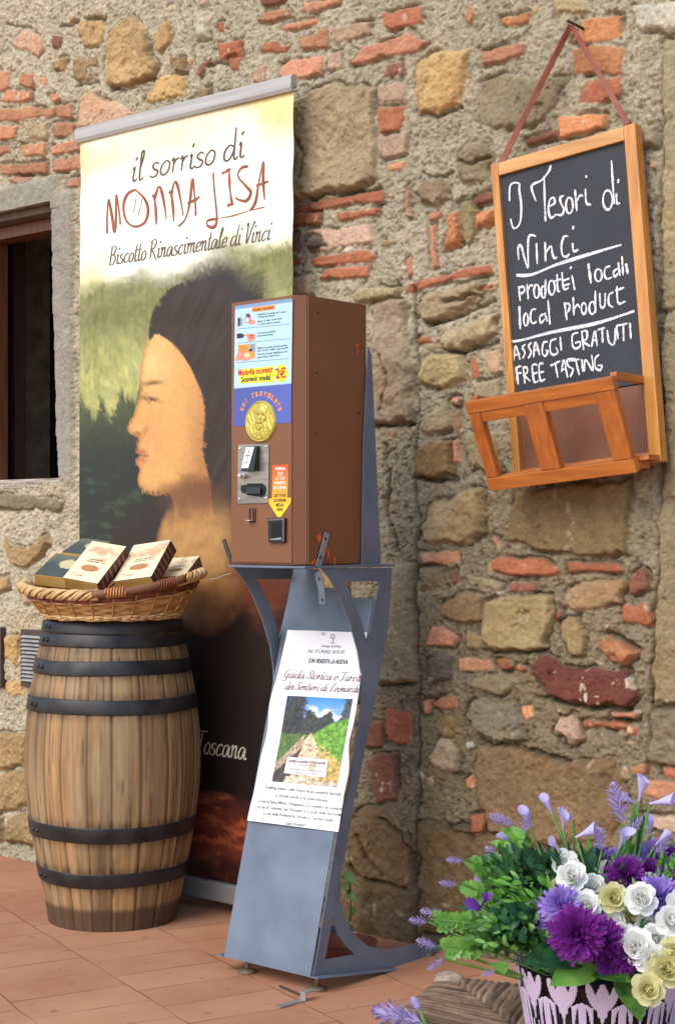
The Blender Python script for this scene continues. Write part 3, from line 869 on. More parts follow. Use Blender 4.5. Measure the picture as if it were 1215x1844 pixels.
# ------------------------------------------------------------------ roll-up banner
def proj(P):
    return CX + F * P[..., 0] / P[..., 1], HZ + F * (CAMH - P[..., 2]) / P[..., 1]
BAN = Plane(WALL.O + WN * .075, WX, UP)
def build_banner():
    sl = BAN.xz(146, 500)[0]; sr = BAN.xz(528.5, 350)[0]
    zt = BAN.xz(338, 208)[1]; zb = .075
    base = BAN.pt((sl + sr) / 2, 0)
    t = thing('roll_up_banner', base, 'tall roll-up banner with cream top, dark painted lower half and brown lettering', 'banner')
    nu, nv = 270, 700
    U, V = np.meshgrid(np.linspace(0, 1, nu), np.linspace(0, 1, nv), indexing='ij')
    sag = .0022 * np.sin(V * 2 * math.pi * 13 + 1.2 * np.sin(U * 5)) * sstep(.55, .0, V) * (.5 + .5 * vnoise(V * 30, U * 2, 5)) + .006 * np.sin(U * math.pi * 2 + 1) * np.sin(V * math.pi)
    P = np.empty((nu, nv, 3))
    S = sl + (sr - sl) * U; Zz = zt + (zb - zt) * V
    for a in range(3): P[..., a] = BAN.O[a] + BAN.X[a] * S + BAN.Z[a] * Zz + BAN.N[a] * sag
    # printed picture: a plain soft-edged painting in the same tones, no likeness
    u = U * 382; v = V * 1400           # banner coordinates, about photo pixels
    wob = 40 * fbm(u / 60, v / 80, 201, 5, .6); wob2 = 40 * fbm(u / 50, v / 70, 211, 5, .6)
    uu, vv = u + wob * .6, v + wob2 * .6
    fine = fbm(u / 9, v / 13, 221, 4, .6); streak = fbm(u / 4, v / 60, 231, 3); cloud = fbm(u / 90, v / 60, 241, 4)
    def c3(r, g, b_): return lina((r, g, b_))[None, None]
    def mix(a, b_, t): return a * (1 - t[..., None]) + b_ * t[..., None]
    img = c3(243, 241, 224) * np.ones(U.shape + (1,))
    edge = sstep(120, 0, v) * (.6 + .6 * cloud) + sstep(.62, 1, np.abs(U - .5) * 2 + .35 * cloud) * sstep(130, 30, v)
    img = mix(img, c3(226, 212, 146), np.clip(edge * .7, 0, 1))
    img = mix(img, c3(226, 218, 160), np.clip(sstep(170, 300, v + 60 * cloud) * sstep(.4, 1.0, np.abs(U - .5) * 2.2 + .4 * cloud), 0, .9))
    # olive sky
    sky_t = sstep(255, 310, v + 40 * cloud + 30 * (U - .3))
    ol = mix(c3(122, 122, 70), c3(168, 166, 98), sstep(300, 500, v + 50 * cloud)) 
    img = mix(img, ol * (1 + .28 * fine + .18 * streak)[..., None], sky_t)
    img = mix(img, c3(178, 182, 120), sstep(.1, .6, fbm(u / 60, v / 90, 251, 3)) * sky_t * .4)
    # dark green hills on the left, water below them
    hill = sstep(0, 26, v - (495 + 38 * np.sin(u / 33 + .5) + 60 * fbm(u / 16, v / 160, 261, 3)))
    img = mix(img, c3(58, 68, 38), hill * .95)
    img = mix(img, c3(36, 40, 32), sstep(530, 640, v + wob))
    img = mix(img, c3(64, 84, 62), sstep(.15, .5, fbm(u / 26, v / 8, 271, 4)) * sstep(590, 700, v) * .55)
    # a dark mantle with warm pools of colour
    def ell(cx, cy, rx, ry, soft, wk=1.0):
        d = ((u + wob * wk - cx) / rx) ** 2 + ((v + wob2 * wk - cy) / ry) ** 2
        return sstep(1 + soft, 1 - soft, d)
    img = mix(img, c3(46, 36, 30), ell(262, 470, 100, 190, .3, .5))
    man = sstep(26, -26, np.abs(uu - 262) - (96 + .75 * np.maximum(vv - 640, 0))) * sstep(560, 680, vv)
    img = mix(img, c3(40, 29, 25), man)
    img = mix(img, c3(34, 26, 24), sstep(1010, 1085, v + wob))
    # a plain, invented sitter in profile, nobody's likeness: only the tones of the old print are kept
    PX, PY = proj(P)
    PX = PX + 1.2 * fbm(u / 14, v / 14, 205, 3); PY = PY + 1.2 * fbm(u / 14, v / 14, 207, 3)
    face = smooth_line([(300,588),(272,604),(257,640),(251,676),(254,698),(244,738),(230,768),(236,782),(251,788),(248,801),(242,812),(251,820),(245,832),(252,846),(248,864),(257,884),(282,893),(306,890),(316,930),(322,985),(380,985),(384,900),(384,820),(376,730),(352,650),(322,596)], 4, True)
    sdf = poly_sd(PX, PY, [tuple(q) for q in face])
    skin = c3(214, 160, 92) * np.ones(U.shape + (1,))
    skin = mix(skin, c3(232, 190, 122), np.exp(-((PX - 275) / 34) ** 2 - ((PY - 660) / 50) ** 2) * .8)
    skin = mix(skin, c3(222, 150, 96), np.exp(-((PX - 282) / 24) ** 2 - ((PY - 785) / 34) ** 2) * .7)
    skin = mix(skin, c3(146, 90, 50), sstep(310, 400, PX + .12 * (PY - 760)) * .85)
    skin = mix(skin, c3(128, 76, 42), sstep(872, 905, PY + .25 * (PX - 260)) * sstep(1000, 930, PY) * .75)
    skin = mix(skin, c3(150, 96, 54), sstep(9, 1, sdf) * .55)
    def dab(x, y, rx, ry, ang, c, k):
        nonlocal skin
        ca, sa = math.cos(ang), math.sin(ang); dx, dy = PX - x, PY - y
        q = ((dx * ca + dy * sa) / rx) ** 2 + ((-dx * sa + dy * ca) / ry) ** 2
        skin = mix(skin, c3(*c), np.exp(-q * 1.2) * k)
    dab(276, 690, 22, 5, -.12, (92, 54, 32), .85); dab(270, 716, 17, 9, .1, (150, 92, 54), .7); dab(271, 712, 13, 4, .18, (230, 190, 130), .6); dab(270, 719, 16, 4, .22, (48, 28, 20), 1)
    dab(250, 781, 6, 4, 0, (110, 58, 34), .8); dab(262, 776, 5, 12, .3, (160, 98, 58), .6); dab(253, 813, 12, 5, .25, (160, 74, 50), .85); dab(254, 829, 10, 5, -.1, (176, 86, 58), .8); dab(258, 820, 12, 2, .1, (92, 40, 28), .85)
    img = mix(img, skin, sstep(-1.5, 1.5, sdf))
    hair = smooth_line([(268,612),(276,560),(312,516),(368,504),(420,530),(450,600),(452,760),(440,930),(400,1010),(386,940),(378,870),(366,810),(368,730),(346,668),(314,622),(284,602)], 4, True)
    sdh = poly_sd(PX, PY, [tuple(q) for q in hair])
    strand = vnoise((PX + .5 * PY) / 5, (PY - .3 * PX) / 90, 209)
    img = mix(img, c3(50, 34, 25) * (.6 + .9 * strand)[..., None], sstep(-2, 2, sdh))
    # chest
    chest = ell(232, 812, 84, 142, .16, .10) * sstep(690, 770, v)
    img = mix(img, mix(c3(176, 130, 74), c3(92, 60, 38), np.clip(sstep(240, 310, u) + .9 * sstep(860, 960, v), 0, 1)) * (1 + .16 * fine)[..., None], chest)
    img = mix(img, c3(92, 54, 34), ell(210, 705, 66, 34, .8, 1.0) * .6)
    img = mix(img, c3(120, 60, 36), ell(330, 840, 42, 90, .8, 1.2) * .6)
    # folds, and red drapery at the foot
    img = mix(img, c3(96, 56, 34), sstep(.2, .7, fbm(u / 70 + v / 60, v / 26, 281, 3)) * sstep(700, 830, v) * sstep(1060, 960, v) * sstep(200, 330, u) * .7)
    dr = sstep(1245, 1290, v + 40 * fbm(u / 80, v / 50, 291, 3)) * sstep(160, 200, u + wob)
    img = mix(img, c3(112, 50, 36), dr * .9)
    img = mix(img, c3(176, 96, 58), dr * sstep(.1, .5, fbm(u / 40 + v / 30, v / 14, 295, 4)) * .8)
    img = mix(img, c3(22, 15, 14), sstep(1340, 1375, v) * .8)
    # loose brush strokes over the whole painted part
    rs = np.random.default_rng(77); src = img.copy()
    ang_f = fbm(u / 110, v / 110, 299, 2)
    for k in range(6400):
        i = rs.integers(0, nu); j = int(nv * (.16 + .84 * rs.random()))
        if sky_t[i, j] < .5: continue
        fig = max(sdf[i, j], sdh[i, j]) > -7 or chest[i, j] > .004
        big_ = k < 900
        if (big_ and fig) or chest[i, j] > .004: continue
        L_, W_ = (rs.uniform(10, 22), rs.uniform(3, 6)) if big_ else (rs.uniform(5, 12), rs.uniform(1.6, 3.2))
        a_ = 1.45 + (2.2 * ang_f[i, j] + rs.normal(0, .35)) * (.35 if fig else 1)
        if fig: W_ *= .6
        di, dj = int(L_ / 382 * nu) + 2, int(L_ / 1400 * nv) + 2
        s_ = (slice(max(i - di, 0), i + di + 1), slice(max(j - dj, 0), j + dj + 1))
        du, dv = u[s_] - u[i, 0], v[s_] - v[0, j]
        al, ac = du * math.cos(a_) + dv * math.sin(a_), -du * math.sin(a_) + dv * math.cos(a_)
        mk = (sstep(1.0, .75, np.abs(al) / L_) * sstep(1.0, .6, np.abs(ac + 1.5 * np.sin(al / 9)) / W_) * (.55 + .45 * vnoise(ac * 1.3 + 40, al * .05 + k, 7)))[..., None]
        cc = src[i, j] * np.clip(rs.normal(1, .05 if fig else .10), .6, 1.4) * np.array([rs.normal(1, .05), 1, rs.normal(1, .08)])
        img[s_] = img[s_] * (1 - mk * .85) + cc * mk * .85
    img *= (1 + .10 * fine + .06 * streak)[..., None]
    rgba = np.concatenate([np.clip(img, .003, .95), np.ones(U.shape + (1,))], -1)
    me = grid_mesh('sheet', P, None, rgba)
    bv = bvh_of(me); D = lambda m_: drape(m_, bv, BAN.N, .0006)
    sheet = link('sheet', me, mat_col('printed banner film', .42, .05, 90, .12, 60, .001, spec=.45), t)
    back = P - np.array(BAN.N) * .0012
    link('backing', grid_mesh('backing', back[::8, ::8], None, None), mat_plain('banner back', (205, 205, 200)), t)
    # top rail and cassette foot
    alu = mat_noise('satin aluminium', (158, 156, 152), (184, 182, 178), 3, .5, metal=.1, stretch=(1, 1, 30))
    bm = bmesh.new()
    x0, x1 = sl - .012, sr + .002
    prof = [(-.010, .036), (.004, .036), (.011, .030), (.012, .004), (.008, -.004), (.002, -.004), (.002, .006), (-.010, .006)]
    r0 = [bm.verts.new(BAN.pt(x0, zt + z, h)) for h, z in prof]; r1 = [bm.verts.new(BAN.pt(x1, zt + z, h)) for h, z in prof]
    n = len(prof)
    for i in range(n): bm.faces.new((r0[i], r0[(i + 1) % n], r1[(i + 1) % n], r1[i]))
    bm.faces.new(r0[::-1]); bm.faces.new(r1)
    link('top_rail', bm_mesh('top_rail', bm), alu, t)
    link('base_bar', box_mesh('base_bar', BAN.pt(x0, .025, -.03), WX * (x1 - x0), UP * .048, WN * .042, .006), mat_noise('grey cassette', (120, 118, 118), (150, 148, 146), 4, .5, metal=.3), t)
    for q in (.12, .88):
        link('foot', box_mesh('foot', BAN.pt(x0 + (x1 - x0) * q, .0, -.05), WX * .03, UP * .0245, WN * .08, .004), mat_plain('dark foot', (40, 40, 42)), t)
    # lettering
    brown = mat_noise('brown ink', (120, 62, 36), (160, 88, 54), 30, .45)
    dk = mat_noise('dark ink', (78, 62, 52), (98, 78, 64), 30, .45)
    z8 = lambda x, y: (170 + x / 3.375, 230 + y / 3.375)
    ink = [[(65,640),(62,560),(75,440),(85,480),(110,630),(122,410),(135,500),(142,585)],
      [(237,373),(290,430),(308,500),(285,575),(225,597),(175,555),(163,470),(190,400),(237,373)],
      {'w': 1.6, 'p': [(243,405),(222,510)]}, {'w': 1.6, 'p': [(278,420),(247,535)]},
      [(335,410),(348,430),(357,585)],[(345,440),(375,355),(395,400),(415,550)],
      [(435,385),(450,410),(460,565)],[(447,420),(470,330),(492,360),(517,530)],
      [(490,595),(530,550),(560,440),(580,310),(590,420),(592,530)],[(545,455),(590,435),(620,415)],
      [(703,268),(712,400),(720,560),(700,600),(665,590),(665,560),(720,548)],{'w': 1.9, 'p': [(720,548),(820,530),(920,500),(1015,478)]},
      [(755,275),(785,258),(810,245)],[(800,260),(805,360),(815,460)],[(785,470),(825,455)],
      [(915,230),(875,240),(855,290),(905,350),(935,390),(905,440),(850,430),(840,415)],
      [(925,498),(960,450),(985,330),(1008,205),(1012,320),(1018,435)],[(970,350),(1045,322)]]
    link('lettering', D(strokes_mesh('lettering', BAN, ink, z8, .010, 5.6, .3, .40)), brown, t)
    link('lettering', D(hand_mesh('lettering', 'il sorriso di', BAN, (231, 327), (434, 281), .010, 50, 4.4, .12, .35)), dk, t)
    link('lettering', D(hand_mesh('lettering', 'Biscotto Rinascimentale di Vinci', BAN, (193, 477), (482, 431), .010, 33, 3.2, .22, .6)), dk, t)
    pale = mat_plain('cream ink', (205, 196, 172))
    link('lettering', D(hand_mesh('lettering', 'in Toscana', BAN, (318, 1352), (437, 1369), .010, 42, 3.6, .2, .6)), pale, t)
build_banner()

# ------------------------------------------------------------------ barrel
BY = 3.91
BC = Vector(((204 - CX) / F * BY, BY, 0))
BPROF = [(0.0, .1555), (.04, .161), (.10, .1745), (.17, .188), (.25, .2005), (.34, .210), (.42, .2115), (.50, .2065), (.57, .195), (.64, .180), (.70, .168), (.722, .163)]
def brad(z):
    zs = [p[0] for p in BPROF]; rs = [p[1] for p in BPROF]
    return float(np.interp(z, zs, rs))
def build_barrel():
    t = thing('wooden_barrel', BC, 'weathered oak barrel with black iron hoops standing on the terracotta paving', 'barrel')
    nst, per, nz = 19, 14, 130
    rg = random.Random(5)
    cuts = np.cumsum([rg.uniform(.7, 1.3) for _ in range(nst)]); cuts = cuts / cuts[-1] * 2 * math.pi
    ang = []; sid = []; prof = []
    a0 = 0
    for k, a1 in enumerate(cuts):
        for j in range(per):
            f = j / per
            ang.append(a0 + (a1 - a0) * f); sid.append(k); prof.append(min(f, 1 - f) * (a1 - a0) * .2)
        a0 = a1
    ang.append(ang[0] + 2 * math.pi); sid.append(0); prof.append(0)
    ang, sid, prof = np.array(ang), np.array(sid), np.array(prof)
    zz = np.linspace(0, .722, nz)
    A, Z = np.meshgrid(ang, zz, indexing='ij'); K = np.meshgrid(sid, zz, indexing='ij')[0]; D = np.meshgrid(prof, zz, indexing='ij')[0]
    zs = np.array([p[0] for p in BPROF]); rs = np.array([p[1] for p in BPROF])
    co = np.polyfit(zs, rs, 4); Rr = np.polyval(co, Z)
    groove = np.exp(-(D / .0012) ** 2)
    arc = A * .2
    grain = fbm(arc * 160 + K * 7.3, Z * 5 + K * 3.1, 301, 4, .6); big = fbm(arc * 14 + K * 2, Z * 4 + K * 5, 311, 4)
    Rr = Rr - .0035 * groove + .0007 * grain + .0006 * np.sin(K * 12.3)
    P = np.stack([BC.x + Rr * np.cos(A), BC.y + Rr * np.sin(A), Z], -1)
    tone = np.array([rg.uniform(.82, 1.16) for _ in range(nst)])[K]
    warm = np.array([rg.uniform(-.06, .06) for _ in range(nst)])[K]
    c = lina((140, 110, 74))[None, None] * (tone * (1 + .55 * grain + .40 * big))[..., None]
    c[..., 2] *= (1 - warm)
    greyed = sstep(-.1, .6, fbm(arc * 20 + K * 4, Z * 3, 321, 4) + .5 * sstep(.45, .7, Z))[..., None] * .6
    c = c * (1 - greyed) + lina((158, 138, 106))[None, None] * (1 + .5 * grain)[..., None] * greyed
    # darker wear: iron bleed next to the hoops, wet foot, long dark checks
    iron = np.zeros(A.shape)
    for hz, hw in ((.69, .035), (.618, .018), (.528, .018), (.232, .020), (.124, .019)):
        iron = np.maximum(iron, np.exp(-(np.maximum(np.abs(Z - hz) - hw, 0) / .012) ** 2) * (.55 + .6 * fbm(arc * 60, Z * 14, 331, 3)))
    chk = sstep(.30, .50, fbm(arc * 230 + K * 9, Z * 7 + K, 341, 3))
    dark = np.clip(.75 * iron + .55 * chk + .6 * groove, 0, .9)[..., None]
    c = c * (1 - dark) + lina((52, 38, 28))[None, None] * dark
    wet = sstep(.060, .046, Z + .004 * big)[..., None] * .82
    c = c * (1 - wet) + lina((62, 46, 36))[None, None] * wet
    rgba = np.concatenate([np.clip(c, .006, .8), np.ones(A.shape + (1,))], -1)
    body = link('staves', grid_mesh('staves', P, None, rgba), mat_col('oak staves', .56, .12, 60, .25, 90, .002, spec=.35, stretch=(2.5, 2.5, .25)), t)
    bm = bmesh.new(); 
    r = brad(.70) - .012
    bmesh.ops.create_cone(bm, cap_ends=True, segments=48, radius1=r, radius2=r, depth=.02, matrix=Matrix.Translation(BC + Vector((0, 0, .69))))
    link('head', bm_mesh('head', bm), mat_noise('barrel head oak', (120, 92, 62), (150, 118, 82), 20, .7, stretch=(8, .6, 1)), t)
    iron_m = mat_noise('black hoop iron', (38, 37, 38), (66, 65, 66), 16, .34, metal=.55, bump=.25, bdist=.003, bscale=26, rough2=.55, spec=.5)
    def hoop(z0, z1, extra=.0025, seam=False):
        bm = bmesh.new(); n = 96; rg2 = random.Random(int(z0 * 1e4))
        zl = [z0, (z0 + z1) / 2, z1]
        rings = []
        for zz_, e in ((z0, -.004), (z0, extra), (z0 + .002, extra + .0008), (z1 - .002, extra + .0008), (z1, extra), (z1, -.004)):
            rr = float(np.polyval(co, zz_)) + e
            rings.append([bm.verts.new((BC.x + (rr + .0006 * math.sin(k * .9 + zz_ * 60)) * math.cos(2 * math.pi * k / n), BC.y + rr * math.sin(2 * math.pi * k / n), zz_ + .0012 * math.sin(k * 2 * math.pi / n * 3 + z0 * 40))) for k in range(n)])
        for i in range(len(rings) - 1):
            for k in range(n): bm.faces.new((rings[i][k], rings[i][(k + 1) % n], rings[i + 1][(k + 1) % n], rings[i + 1][k]))
        me = bm_mesh('hoop', bm, smooth=True)
        h = link('hoop', me, iron_m, t)
        for a in (R(-150), R(-143)):
            rr = float(np.polyval(co, (z0 + z1) / 2)) + extra
            d = Vector((math.cos(a), math.sin(a), 0))
            b2 = bmesh.new(); bmesh.ops.create_uvsphere(b2, u_segments=8, v_segments=6, radius=.0058, matrix=Matrix.Translation(BC + d * rr + Vector((0, 0, (z0 + z1) / 2))))
            link('rivet', bm_mesh('rivet', b2, smooth=True), iron_m, h)
    hoop(.664, .694, .0026); hoop(.6955, .7225, .0034)
    hoop(.600, .633); hoop(.511, .545); hoop(.214, .250); hoop(.106, .140)
build_barrel()

# ------------------------------------------------------------------ wicker basket with boxes
BK = Vector(((203 - CX) / F * 3.87, 3.87, .7225))
def build_basket():
    t = thing('wicker_basket', BK, 'oval wicker basket with braided rim and wrapped handle on top of the barrel', 'basket')
    def ring(f, th):   # f 0 (bottom) .. 1 (rim)
        a = .152 + (.212 - .152) * f ** .8; b_ = .148 + (.178 - .148) * f ** .8
        z = .006 + f * (.082 + .016 * math.cos(th) + .012 * math.cos(2 * th) + .006 * math.sin(th))
        return Vector((BK.x + a * math.cos(th), BK.y + b_ * math.sin(th), BK.z + z))
    straw = mat_noise('pale cane', (176, 136, 84), (222, 188, 134), 40, .5, bump=.2, stretch=(1, 1, 1))
    cane = mat_noise('golden cane', (150, 98, 48), (198, 146, 84), 30, .5, bump=.2)
    red = mat_noise('red-brown willow', (96, 44, 28), (146, 78, 50), 30, .5, bump=.2)
    chip = mat_noise('wood chip strips', (164, 116, 62), (208, 164, 106), 20, .6, bump=.2, stretch=(1, 1, 8))
    # chip-weave wall: wide strips, woven in and out
    nth = 144
    me_v = []; me_f = []
    for k in range(5):
        f0, f1 = .10 + k * .105, .10 + (k + 1) * .105 + .012
        base = len(me_v)
        for i in range(nth):
            th = 2 * math.pi * i / nth
            w = .0042 * math.sin(i * 2 * math.pi / 12 + k * math.pi)
            for f in (f0, f1):
                p = ring(f, th); n = Vector((math.cos(th), math.sin(th), 0)); me_v.append(p + n * (w - .003))
        for i in range(nth):
            a, b_ = base + 2 * i, base + 2 * ((i + 1) % nth)
            me_f.append((a, b_, b_ + 1, a + 1))
    link('weave', mesh_from('weave', me_v, me_f, True), chip, t)
    bm = bmesh.new(); v = [bm.verts.new(ring(0, 2 * math.pi * i / 48) * 1) for i in range(48)]; bm.faces.new(v)
    link('bottom', bm_mesh('bottom', bm), cane, t)
    # thin uprights
    for i in range(24):
        bm = bmesh.new(); th = 2 * math.pi * (i + .5) / 24
        n = Vector((math.cos(th), math.sin(th), 0))
        tube_bm(bm, [ring(f, th) + n * .0035 for f in np.linspace(.02, .78, 6)], .0021, 6)
        link('stake', bm_mesh('stake', bm, smooth=True), cane, t)
    def woven(name, fs, mat, rad, amp, per):
        bm = bmesh.new()
        for q, f in enumerate(fs):
            pts = []
            for i in range(241):
                th = 2 * math.pi * i / 240
                n = Vector((math.cos(th), math.sin(th), 0))
                pts.append(ring(f, th) + n * (amp * math.sin(th * per + q * math.pi) + .002) + Vector((0, 0, .0012 * math.sin(th * per * .5 + q))))
            tube_bm(bm, pts, rad, 6, cap=False)
        return link(name, bm_mesh(name, bm, smooth=True), mat, t)
    woven('band', [.66, .69, .72, .75, .78, .81, .84], red, .0024, .0035, 24)
    woven('edge_cane', [.625], straw, .0028, .0015, 24)
    woven('foot_braid', [.02, .05, .08, .12], straw, .0030, .0040, 24)
    # braided rim: four strands, open where the handle sits
    h0, h1 = R(-92), R(-38)
    bm = bmesh.new()
    for sstr in range(9):
        pts = []
        N = 300
        for i in range(N + 1):
            th = h1 + (2 * math.pi - (h1 - h0)) * i / N
            ph = th * 15 + (sstr // 3) * 2 * math.pi / 3 + (sstr % 3 - 1) * .42
            n = Vector((math.cos(th), math.sin(th), 0))
            pts.append(ring(.97, th) + n * ((.0098 - .0012 * (sstr % 3 == 1)) * math.cos(ph) + .004) + Vector((0, 0, .0100 * math.sin(ph) + .0007 * math.sin(th * 40 + sstr))))
        tube_bm(bm, pts, .0036, 6)
    link('braided_rim', bm_mesh('braided_rim', bm, smooth=True), straw, t)
    hp = [ring(.99, h0 - .06 + (h1 - h0 + .12) * i / 20) + Vector((math.cos(h0 + (h1 - h0) * i / 20), math.sin(h0 + (h1 - h0) * i / 20), 0)) * .009 for i in range(21)]
    hd = link('handle', tube_mesh('handle', hp, .0098, 12), mat_noise('peeled branch', (104, 66, 44), (142, 98, 70), 20, .55, bump=.2), t)
    copper = mat_noise('wrapping cane', (190, 112, 52), (226, 160, 92), 40, .4, bump=.1)
    for c0, c1, nw in ((.13, .32, 7), (.66, .86, 7)):
        bm = bmesh.new(); pts = []
        for i in range(nw * 14 + 1):
            f = c0 + (c1 - c0) * i / (nw * 14); x = f * 20; k = min(int(x), 19)
            p = hp[k].lerp(hp[k + 1], x - k); d = (hp[k + 1] - hp[k]).normalized(); s_ = d.cross(UP).normalized()
            a = 2 * math.pi * i / 14
            pts.append(p + (s_ * math.cos(a) + UP * math.sin(a)) * .0112)
        tube_bm(bm, pts, .0019, 6)
        link('wrapping', bm_mesh('wrapping', bm, smooth=True), copper if c0 < .5 else red, hd)
build_basket()

def col_face(name, O, ax, ay, fun, nu=60, nv=80):
    U, V = np.meshgrid(np.linspace(0, 1, nu), np.linspace(0, 1, nv), indexing='ij')
    P = np.array(O)[None, None] + U[..., None] * np.array(ax) + V[..., None] * np.array(ay)
    img = fun(U, V)
    return grid_mesh(name, P, None, np.concatenate([np.clip(img, .004, .95), np.ones(U.shape + (1,))], -1))
M_card = mat_col('printed card', .5, .04, 60, spec=.35)
def cream_face(seed):
    def f(U, V):
        n1 = fbm(U * 4 + seed, V * 6, 401 + seed, 5, .6); n2 = fbm(U * 14 + seed, V * 20, 411, 3)
        img = lina((236, 218, 180))[None, None] * (1 + .05 * n1)[..., None]
        sep = sstep(-.05, .5, n1 + .55 * np.exp(-((V - .78) / .16) ** 2) + .2 * np.exp(-((U - .8) / .2) ** 2) - .25) * sstep(.40, .62, V) * (1 + .3 * n2)
        sep = np.clip(sep, 0, 1)[..., None]
        img = img * (1 - .62 * sep) + lina((172, 110, 78))[None, None] * .62 * sep
        d = ((U - .5) / .26) ** 2 + ((V - .33) / .085) ** 2
        ov = sstep(1.1, .9, d)[..., None]
        ci = lina((176, 124, 82))[None, None] * (1 + .5 * fbm(U * 26, V * 34, 421, 3))[..., None]
        img = img * (1 - ov) + ci * ov
        for y, a, b_ in ((.55, .3, .72), (.50, .24, .78), (.16, .12, .5), (.12, .12, .45)):
            ln = (np.abs(V - y) < .008) & (U > a) & (U < b_) & (vnoise(U * 60, V * 0 + y * 50, 431) > .35)
            img = np.where(ln[..., None], lina((120, 90, 66))[None, None], img)
        return img
    return f
def dark_face(U, V):
    n1 = fbm(U * 5, V * 5, 441, 4)
    img = lina((74, 84, 84))[None, None] * (1 + .35 * n1)[..., None]
    img = img * (1 - sstep(.45, .95, V)[..., None] * .6) + lina((120, 128, 104))[None, None] * sstep(.45, .95, V)[..., None] * .6
    d = ((U - .72) / .36) ** 2 + ((V - .58 - .1 * n1) / .2) ** 2
    k = sstep(1.15, .7, d + .5 * n1)[..., None]
    return img * (1 - k) + lina((206, 194, 152))[None, None] * k
M_side_dark = mat_noise('dark brown card side', (66, 34, 34), (92, 52, 50), 30, .55)
M_side_gold = mat_noise('ochre card side', (176, 138, 62), (206, 172, 104), 20, .5)
def biscuit_box(label, BL, w, ln, th, face, side, group, lidangle=0):
    """carton: BL near-left corner of the printed face; w width vector, ln length vector (up the face), th thickness"""
    w, ln = Vector(w), Vector(ln); N = w.cross(ln).normalized()
    t = thing('biscuit_box', BL + w * .5 - N * th, label, 'box', group)
    link('carton', box_mesh('carton', BL - N * th, w, ln, N * (th - .0006), .0012), M_side_dark if side == 'd' else M_side_gold, t)
    link('printed_face', col_face('printed_face', BL, w, ln, face), M_card, t)
    e = .0006; d = ln.normalized(); wn_ = w.normalized()
    link('end_flap', box_mesh('end_flap', BL - N * (th - .002) - d * (e + .0008) + wn_ * .002, w - wn_ * .004, N * (th - .004), d * .0008), M_side_gold, t)
    bands = [box_mesh('side_print', BL + w + wn_ * .0003 + ln * f - N * th * .86, wn_ * .0006, N * th * .7, ln * .05 + N * .006) for f in (.1, .24, .38, .52, .66, .8)]
    link('side_print', join_meshes('side_print', bands), mat_plain('pale print', (150, 96, 84)), t)
g = 'biscuit boxes in the basket'
biscuit_box('cream box with sepia print lying left of the other cream box in basket', at(114, 1040, 3.80), (.087, -.040, -.013), (.056, .085, .086), .036, cream_face(3), 'd', g)
biscuit_box('cream box with sepia print leaning highest, in the middle of the basket', at(205, 1047, 3.80), (.093, -.040, .013), (.037, .085, .085), .036, cream_face(9), 'd', g)
biscuit_box('dark grey-green box with pale leaf patch at left rim of basket', at(62, 1034, 3.90), (.080, -.02, -.008), (.036, .10, .050), .030, dark_face, 'g', g)
biscuit_box('dark grey-green box behind the other one, mostly covered by cream box', at(112, 994, 3.99), (.075, -.02, -.008), (.036, .09, .034), .030, dark_face, 'g', g)
biscuit_box('half-hidden cream box lying low at right end of basket', at(282, 1040, 3.86), (.070, -.03, .006), (.028, .09, .045), .034, cream_face(5), 'd', g)
